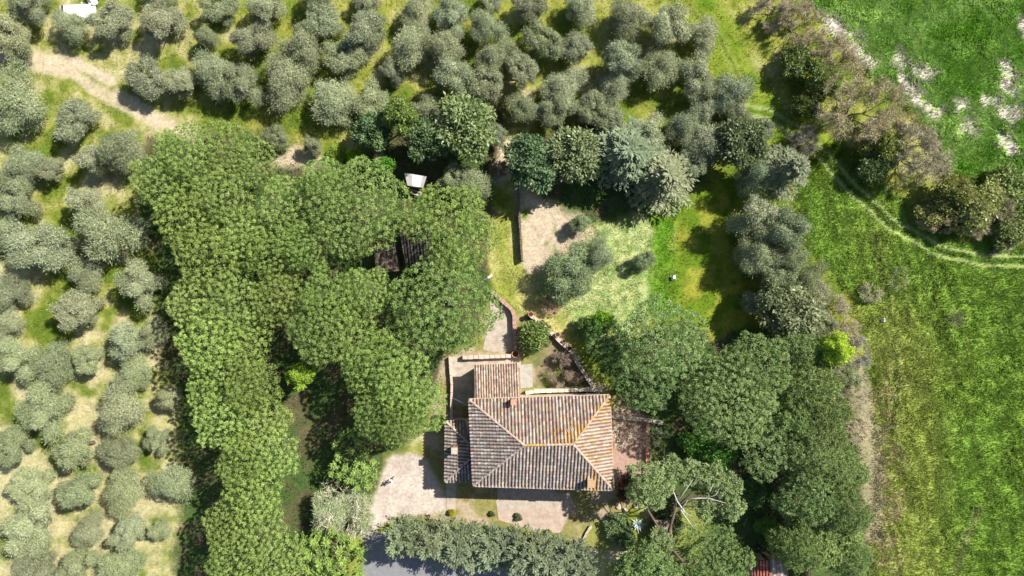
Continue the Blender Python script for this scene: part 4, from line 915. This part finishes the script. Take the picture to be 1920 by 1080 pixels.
brick_wall('rear_terrace_wall', [(985, 735), (1000, 731), (1125, 727)], 1.2, .35, 'cream wall strip against the back of the house', M['plaster'], .7)
brick_wall('flowerbed_kerb', [(1088, 1030), (1098, 1000), (1108, 985)], .25, .2, 'short stone kerb left of the round lawn', M['stone'], .5, cat='kerb')
def pot(px, py, z, r, h, label):
    root = empty('flower_pot', P(px, py, z), 0, label=label, cat='pot', group='terracotta pots')
    MB().lathe([(0, 0), (r * .68, 0), (r * .85, h * .6), (r * .95, h * .85), (r * 1.08, h * .86), (r * 1.08, h), (r * .9, h), (r * .86, h * .8)], 16).build('pot_body', M['terracotta'], root, True)
    MB().lathe([(r * .87, h * .82), (r * .4, h * .84), (0, h * .85)], 16).build('soil', M['soilpot'], root)
for px, py, z, r, h, lb in ((995, 589, .8, .30, .5, 'large terracotta pot at the upper left end of the wall'), (1017, 602, .8, .18, .3, 'small pot second along the diagonal wall'), (1031, 613, .8, .17, .3, 'small pot third along the diagonal wall'),
    (1045, 627, .8, .28, .45, 'large terracotta pot in the middle of the diagonal wall'), (1057, 639, .8, .18, .3, 'small pot fifth along the diagonal wall'), (1067, 653, .8, .28, .45, 'terracotta pot at the lower end of the diagonal wall'),
    (966, 663, .1, .42, .7, 'big round terracotta pot at the yard wall corner'), (1212, 892, .1, .30, .5, 'terracotta pot at the lower terrace corner'), (943, 585, .05, .16, .35, 'small pot on the upper terrace beside the wall')):
    pot(px, py, z, r, h, lb)
for k, (px, py, r, lb) in enumerate(((1168, 935, .4, 'first'), (1180, 942, .3, 'second'), (1160, 950, .35, 'third'), (1192, 948, .4, 'fourth'), (1172, 957, .3, 'fifth'))):
    rk = MB(); rn = random.Random(k)
    rk.lathe([(0, 0), (r, .02), (r * .9, r * .5), (r * .5, r * .75), (0, r * .8)], 7, 0, 0, 0)
    rk.v = [(x + rn.uniform(-.08, .08), y + rn.uniform(-.08, .08), z + rn.uniform(-.04, .04)) for x, y, z in rk.v]
    props(rk.build('garden_rock', M['wallstone'], None, loc=P(px, py, 0)), f'pale garden rock below the terrace, {lb} from the house corner', 'rock', 'rocks of the rockery')
# overhead cable at the house corner
a, b = P(846, 745, 3.2), P(880, 762, 5.6)
props(MB().tube([a, a.lerp(b, .5) - Vector((0, 0, .12)), b], .025, 5).build('cable', M['steel']), 'pale overhead cable from the thin wall to the house corner', 'cable')
# agave
ag = empty('agave', P(1196, 984, .3), 0, label='spiky pale agave rosette beside the broken pine', cat='plant'); ag.location.z = 0
M['agave'] = surf('agave_leaf', (.22, .28, .26), (.42, .48, .46), 3, .4, .1)
for k in range(22):
    a = k * 2.4; e = .25 + .9 * (k / 22); L_ = 1.25 - .4 * k / 22; d = Vector((math.cos(a) * math.cos(e), math.sin(a) * math.cos(e), math.sin(e))); s = Vector((-math.sin(a), math.cos(a), 0)); u = s.cross(d)
    m = MB(); m.add([s * -.06, s * .06, d * L_ * .45 + s * .10 - u * .03, d * L_ * .45 - s * .10 - u * .03, d * L_ * .45 + u * -.06, d * L_ - Vector((0, 0, .12))], [(0, 1, 2, 4), (1, 0, 3, 4)[::-1], (2, 5, 4), (4, 5, 3)])
    m.build('leaf', M['agave'], ag)

# ------------------------------------------------------------------ outbuildings
def shed(name, corners, h0, h1, label, mat, tiles=None, wall=M['wood'], n=6):
    """lean-to: corners NW, NE, SE, SW in photo pixels; high side first"""
    c0 = [P(*c, h1 if k < 2 else h0) for k, c in enumerate(corners)]; base = sum(c0, Vector()) / 4; base.z = 0
    root = empty(name, base, 0, label=label, cat='shed')
    loc = [c - base for c in c0]
    wallm = MB(); cen = sum(loc, Vector()) / 4
    ins = [Vector((cen.x + (c.x - cen.x) * .9, cen.y + (c.y - cen.y) * .9, c.z - .1)) for c in loc]
    vs = [Vector((p.x, p.y, -.1)) for p in ins] + ins
    wallm.add(vs, [(k, (k + 1) % 4, 4 + (k + 1) % 4, 4 + k) for k in range(4)]); wallm.build('wall', wall, root)
    rf = MB(); rf.add([c + Vector((0, 0, .0)) for c in loc] + [c - Vector((0, 0, .07)) for c in loc], [(0, 1, 2, 3), (7, 6, 5, 4)] + [(k, (k + 1) % 4, 4 + (k + 1) % 4, 4 + k) for k in range(4)], (.25, .2, .18))
    ro = rf.build('roof', M['wood'] if not tiles else M['tile'], root)
    if tiles: 
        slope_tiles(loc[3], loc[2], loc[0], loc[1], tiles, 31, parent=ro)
    else:
        for k in range(n):
            f0, f1 = k / n, (k + 1) / n; a0, a1 = loc[0].lerp(loc[1], f0), loc[0].lerp(loc[1], f1); b0_, b1_ = loc[3].lerp(loc[2], f0), loc[3].lerp(loc[2], f1)
            m = MB(); seg = 8; vs = []
            for q in range(seg + 1):
                z = Vector((0, 0, .03 + .02 * (q % 2) + .012 * (k % 2))); vs += [a0.lerp(a1, q / seg) + z, b0_.lerp(b1_, q / seg) + z]
            m.add(vs, [(2 * q, 2 * q + 1, 2 * q + 3, 2 * q + 2) for q in range(seg)]); m.build('roof_sheet', mat[k % len(mat)], ro)
    return root
M['sheet1'] = surf('grey_fibre_sheet', (.30, .28, .26), (.42, .40, .37), 3, .8, .2)
M['sheet2'] = surf('white_fibre_sheet', (.50, .50, .49), (.62, .62, .61), 3, .7, .1)
shed('corrugated_shed', [(758, 324), (800, 331), (793, 352), (764, 348)], 2.2, 2.5, 'small shed with grey and white corrugated sheets above the clump', [M['sheet1'], M['sheet1'], M['sheet2'], M['sheet2'], M['sheet2'], M['sheet1']])
for k, (px, py, rz, L_) in enumerate(((778, 358, -.25, 1.9), (776, 363, -.28, 1.7), (804, 345, .35, 1.2), (806, 350, .3, 1.0))):
    props(MB().box(0, 0, 0, L_, .2, .06, 0).build('plank', M['brick'] if k % 2 == 0 else M['sheet1'], None, loc=P(px, py, 1.0 if k < 2 else .1)), ('reddish board' if k % 2 == 0 else 'grey board') + (' leaning below the corrugated shed' if k < 2 else ' lying right of the corrugated shed'), 'board'); bpy.context.scene.collection.objects[-1].rotation_euler.z = rz
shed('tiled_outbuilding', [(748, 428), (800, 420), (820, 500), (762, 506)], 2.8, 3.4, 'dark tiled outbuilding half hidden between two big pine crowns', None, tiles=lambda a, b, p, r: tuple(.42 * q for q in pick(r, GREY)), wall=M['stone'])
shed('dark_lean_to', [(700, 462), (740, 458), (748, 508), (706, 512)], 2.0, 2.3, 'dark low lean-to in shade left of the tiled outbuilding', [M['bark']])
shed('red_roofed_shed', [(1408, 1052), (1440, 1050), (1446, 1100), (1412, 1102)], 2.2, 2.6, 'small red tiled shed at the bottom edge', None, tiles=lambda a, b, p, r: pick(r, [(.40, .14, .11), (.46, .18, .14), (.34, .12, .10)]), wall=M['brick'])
shed('plank_shed', [(1442, 1048), (1475, 1050), (1480, 1100), (1448, 1100)], 1.8, 2.1, 'weathered plank roofed shed right of the red shed', [M['wood'], M['sheet1'], M['wood']], n=7)
# pergola roof beside the agave
pr_ = empty('wooden_canopy', P(1237, 985, 0), 0, label='small weathered wooden canopy right of the agave', cat='canopy')
for sx in (-1, 1):
    for sy in (-1, 1): MB().box(sx * .75, sy * 1.1, 1.0, .12, .12, 2.0).build('post', M['wood'], pr_)
for k in range(8): MB().box(-.91 + k * .26, 0, 2.05 + .01 * (k % 2), .23, 2.7, .05).build('plank', M['wood'], pr_)
# tyre and tarpaulin
p = P(1423, 1025, .1); m = MB(); m.lathe([(.20, -.09), (.30, -.1), (.34, 0), (.30, .1), (.20, .09), (.18, 0), (.20, -.09)], 20)
props(m.build('tyre', M['rubber'], None, True, P(1423, 1025, .12)), 'old grey tyre lying left of the green tarpaulin', 'tyre'); M['rubber'].node_tree.nodes['Principled BSDF'].inputs['Roughness'].default_value = .5
def tarp(name, px, py, z, sx, sy, rz, mat, label, seed):
    n = 16; g = np.linspace(-.5, .5, n); A, B_ = np.meshgrid(g, g); Z = (fbm(A * 6 + seed, B_ * 6, seed) - .5) * .7 + .5 * np.exp(-(A ** 2 * 8)); ix = np.arange(n * n).reshape(n, n)
    V = np.stack([A * sx, B_ * sy, Z], -1).reshape(-1, 3); F = np.stack([ix[:-1, :-1], ix[:-1, 1:], ix[1:, 1:], ix[1:, :-1]], -1).reshape(-1, 4)
    o = props(link(name, np_mesh(name, V, F, 4, smooth=True), mat), label, 'tarpaulin'); p = P(px, py, 0); p.z = z; o.location = p; o.rotation_euler.z = rz; return o
tarp('tarpaulin', 1466, 1044, .3, 2.6, 1.2, -.15, M['greentarp'], 'crumpled green tarpaulin above the plank shed', 3)
tarp('tarpaulin', 176, 3, .4, 1.1, 1.8, .5, M['sheet2'], 'crumpled white sheet at the top edge above the car', 5)
tarp('feed_sack', 1262, 520, .05, .6, .5, .2, M['white'], 'pale sack lying on the bright grass strip', 8)['category'] = 'sack'
tarp('feed_sack', 1654, 600, .05, .5, .45, .2, M['white'], 'white sack lying at the meadow path', 9)['category'] = 'sack'
# street lamp at the lawn edge
lp = empty('garden_lamp', P(902, 528, 0), 0, label='grey lamp post with slanting arm at the left edge of the lawn', cat='lamp'); lp.location = P(903, 528, 6.0); lp.location.z = 0
MB().tube([(0, 0, 0), (0, 0, 6.0)], [.07, .05], 8).build('pole', M['steel'], lp)
MB().tube([(0, 0, 5.9), (.35, .22, 6.15), (.75, .45, 6.2)], .045, 6).build('arm', M['steel'], lp)
MB().box(.95, .57, 6.2, .5, .2, .1, .54).build('lamp_head', M['white'], lp)

# ------------------------------------------------------------------ broken umbrella pine with dead limbs
def clump(cx, cy, cz, r, seed):
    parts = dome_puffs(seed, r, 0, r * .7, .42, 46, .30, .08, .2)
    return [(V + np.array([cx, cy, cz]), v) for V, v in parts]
base = P(1232, 1005, 0)
bp_ = empty('broken_pine', base, 0, label='broken umbrella pine with bare white limbs right of the terrace', cat='tree')
def rel(px, py, h): q = P(px, py, h) - base; return q
CL = [(1218, 912, 8.0, 44), (1262, 880, 7.4, 22), (1296, 888, 7.4, 24), (1338, 893, 7.6, 24), (1368, 915, 7.6, 26), (1374, 950, 7.4, 24), (1330, 952, 6.8, 22), (1240, 1018, 6.5, 24)]
fork = Vector((.3, .8, 3.5)); tm = MB()
tm.tube([(0, 0, -.1), (.1, .3, 1.5), fork], [.30, .24, .2], 8)
lim = rel(1268, 950, 6.0); tm.tube([fork, fork.lerp(lim, .5), lim], [.2, .17, .15], 7)
lim2 = rel(1205, 940, 6.4); tm.tube([fork, fork.lerp(lim2, .5) + Vector((0, 0, .2)), lim2], [.18, .13, .1], 6)
for px, py, h, r in CL:
    q = rel(px, py, h - .3); s0 = lim if px > 1250 and py < 960 else (lim2 if py < 960 else fork); tm.tube([s0, s0.lerp(q, .5) - Vector((0, 0, .25)), q], [.09, .07, .04], 5)
tm.build('trunk', M['bark'], bp_, True)
for k, (px, py, h, r) in enumerate(CL):
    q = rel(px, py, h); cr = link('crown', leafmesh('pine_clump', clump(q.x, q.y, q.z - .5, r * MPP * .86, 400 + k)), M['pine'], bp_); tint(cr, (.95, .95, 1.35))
dm = MB()
def dead(*pts, r=.07):
    v = [rel(*p) for p in pts]; n = len(v); dm.tube(v, [.72 * r * (1 - .8 * k / (n - 1)) for k in range(n)], 6)
dead((1284, 960, 7.2), (1270, 940, 7.8), (1262, 920, 8.2), (1256, 908, 8.4), r=.11); dead((1272, 938, 7.9), (1285, 920, 8.3), (1300, 898, 8.6), r=.08)
dead((1276, 956, 7.4), (1290, 975, 7.6), (1302, 992, 7.7), r=.08); dead((1276, 956, 7.4), (1300, 970, 7.5), r=.05); dead((1278, 955, 7.4), (1292, 935, 8.0), r=.06)
dead((1291, 936, 8.2), (1310, 934, 8.5), (1328, 934, 8.6), (1360, 943, 8.7), r=.10); dead((1326, 934, 8.6), (1332, 920, 8.8), (1338, 906, 8.9), r=.06); dead((1326, 934, 8.6), (1342, 928, 8.8), (1350, 915, 8.9), r=.05); dead((1298, 988, 7.7), (1306, 984, 7.8), r=.03)
dm.build('dead_limbs', M['deadwood'], bp_, True)
# leaning pine at the bottom, dark limb and two crowns
base = P(1248, 1045, 0); b2_ = empty('leaning_pine', base, 0, label='pine with dark forked limb at the bottom, below the wooden canopy', cat='tree')
tm = MB(); tm.tube([(0, 0, -.1), rel(1250, 1022, 3.0), rel(1268, 1040, 6), rel(1280, 1052, 6.4), rel(1310, 1054, 6.6)], [.28, .24, .2, .16, .1], 7); tm.tube([rel(1282, 1053, 6.3), rel(1270, 1068, 6.6)], [.1, .05], 5); tm.tube([rel(1250, 1022, 3.0), rel(1215, 1060, 6.0)], [.15, .06], 5)
tm.build('trunk', M['bark'], b2_, True)
for k, (px, py, h, r) in enumerate([(1212, 1062, 6.6, 42), (1180, 1072, 6.2, 26), (1250, 1075, 6.4, 26)]):
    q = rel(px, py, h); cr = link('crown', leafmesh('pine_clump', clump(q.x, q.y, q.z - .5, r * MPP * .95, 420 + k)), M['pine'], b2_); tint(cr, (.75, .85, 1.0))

# ------------------------------------------------------------------ parked car under the olives
M['carpaint'] = surf('dusty_white_paint', (.48, .48, .47), (.58, .58, .57), 2, .35, .03, spec=.5)
def car(px, py, rz, label):
    root = empty('parked_car', P(px, py, 0), rz, label=label, cat='car')
    secs = [(-2.15, .45, .72, .70), (-2.05, .30, .92, .82), (-1.4, .22, 1.0, .88), (0, .20, 1.0, .90), (1.2, .22, .95, .88), (1.95, .30, .80, .80), (2.15, .42, .62, .66)]
    m = MB(); vs = []
    for x, z0, z1, w_ in secs:
        vs += [(x, -w_ * .9, z0), (x, -w_, (z0 + z1) / 2), (x, -w_ * .92, z1), (x, w_ * .92, z1), (x, w_, (z0 + z1) / 2), (x, w_ * .9, z0)]
    n = len(secs); m.add(vs, [(6 * i + k, 6 * i + (k + 1) % 6, 6 * i + 6 + (k + 1) % 6, 6 * i + 6 + k) for i in range(n - 1) for k in range(6)] + [tuple(range(6))[::-1], tuple(6 * (n - 1) + k for k in range(6))]); body = m.build('body', M['carpaint'], root, True)
    g = MB(); vs = []
    for x, z, w_ in ((-1.75, .98, .76), (-1.2, 1.42, .62), (.35, 1.46, .62), (1.05, .97, .76)): vs += [(x, -w_, z), (x, w_, z)]
    for x, w_ in ((-1.75, .82), (1.05, .82)): vs += [(x, -w_, .95), (x, w_, .95)]
    g.add(vs, [(0, 2, 3, 1), (2, 4, 5, 3), (4, 6, 7, 5), (8, 10, 6, 4, 2, 0), (9, 1, 3, 5, 7, 11)]); g.build('windows', M['glass'], root)
    MB().box(-.42, 0, 1.475, 1.62, 1.22, .05, 0, None, .94).build('roof_panel', M['carpaint'], root)
    for x in (-1.35, 1.35):
        for s in (-1, 1):
            wv = MB(); wv.lathe([(.0, -.1), (.2, -.11), (.31, -.1), (.33, 0), (.31, .1), (.2, .11), (0, .1)], 18); o = wv.build('wheel', M['rubber'], root, True); o.location = (x, s * .80, .32); o.rotation_euler = (math.pi / 2, 0, 0)
            rm = MB().lathe([(0, .115), (.2, .12), (.2, -.12), (0, -.115)], 12).build('rim', M['steel'], o)
    for s in (-1, 1):
        MB().box(2.02, s * .55, .66, .2, .3, .12).build('headlight', M['steel'], root); MB().box(.75, s * .95, .98, .14, .2, .12).build('wing_mirror', M['carpaint'], root)
car(152, 27, .05, 'white parked car half hidden by olive branches at top left')

# ------------------------------------------------------------------ person on the drive
def person(px, py, rz, label):
    root = empty('person', P(px, py, .9), rz, label=label, cat='person'); root.location.z = .015
    J = {'pel': (0, 0, .95, .15), 'wst': (0, 0, 1.1, .13), 'chs': (.02, 0, 1.32, .165), 'nk': (.03, 0, 1.5, .06), 'hd': (.05, 0, 1.62, .10), 'hd2': (.06, 0, 1.72, .085)}
    E = [('pel', 'wst'), ('wst', 'chs'), ('chs', 'nk'), ('nk', 'hd'), ('hd', 'hd2')]
    for s, k in ((1, 'l'), (-1, 'r')):
        f = .18 * s
        J.update({k + 'hp': (0, s * .10, .9, .10), k + 'kn': (f * .8 + .06, s * .11, .5, .065), k + 'an': (f * 1.2 - .04, s * .11, .09, .045), k + 'to': (f * 1.2 + .14, s * .12, .04, .04),
                  k + 'sh': (.02, s * .19, 1.42, .065), k + 'el': (-f * .6, s * .27, 1.14, .045), k + 'wr': (-f * .6 + .14, s * .27, .92, .032), k + 'ha': (-f * .6 + .19, s * .27, .84, .035)})
        E += [('pel', k + 'hp'), (k + 'hp', k + 'kn'), (k + 'kn', k + 'an'), (k + 'an', k + 'to'), ('chs', k + 'sh'), (k + 'sh', k + 'el'), (k + 'el', k + 'wr'), (k + 'wr', k + 'ha')]
    names = list(J); me = bpy.data.meshes.new('body'); me.from_pydata([J[n][:3] for n in names], [(names.index(a), names.index(b)) for a, b in E], []); me.update()
    m, nt, b, N, L = new_mat('clothes_and_skin'); tc = N.new('ShaderNodeTexCoord'); sp_ = N.new('ShaderNodeSeparateXYZ'); cr = N.new('ShaderNodeValToRGB')
    L.new(tc.outputs['Object'], sp_.inputs[0]); mr = N.new('ShaderNodeMapRange'); mr.inputs[2].default_value = 1.8; L.new(sp_.outputs['Z'], mr.inputs[0]); L.new(mr.outputs[0], cr.inputs[0])
    cr.color_ramp.interpolation = 'CONSTANT'; cr.color_ramp.elements[0].color = (.03, .025, .02, 1); cr.color_ramp.elements[1].position = .06; cr.color_ramp.elements[1].color = (.05, .055, .08, 1)
    for p_, c_ in ((.55, (.80, .79, .78, 1)), (.835, (.42, .26, .19, 1))): e = cr.color_ramp.elements.new(p_); e.color = c_
    L.new(cr.outputs[0], b.inputs['Base Color']); b.inputs['Roughness'].default_value = .8
    bd = link('body', me, m, root); bd.modifiers.new('skin', 'SKIN'); 
    for i, n in enumerate(names):
        r_ = J[n][3]; me.skin_vertices[0].data[i].radius = (r_, r_)
    me.skin_vertices[0].data[0].use_root = True
    ss = bd.modifiers.new('sub', 'SUBSURF'); ss.levels = 1; ss.render_levels = 2
    MB().lathe([(.108, -.04), (.115, .02), (.09, .09), (.05, .12), (0, .13)], 12).build('hair', M['soilpot'], root, True).location = (.04, 0, 1.68)
person(734, 901, .6, 'person in a white top standing on the gravel drive')
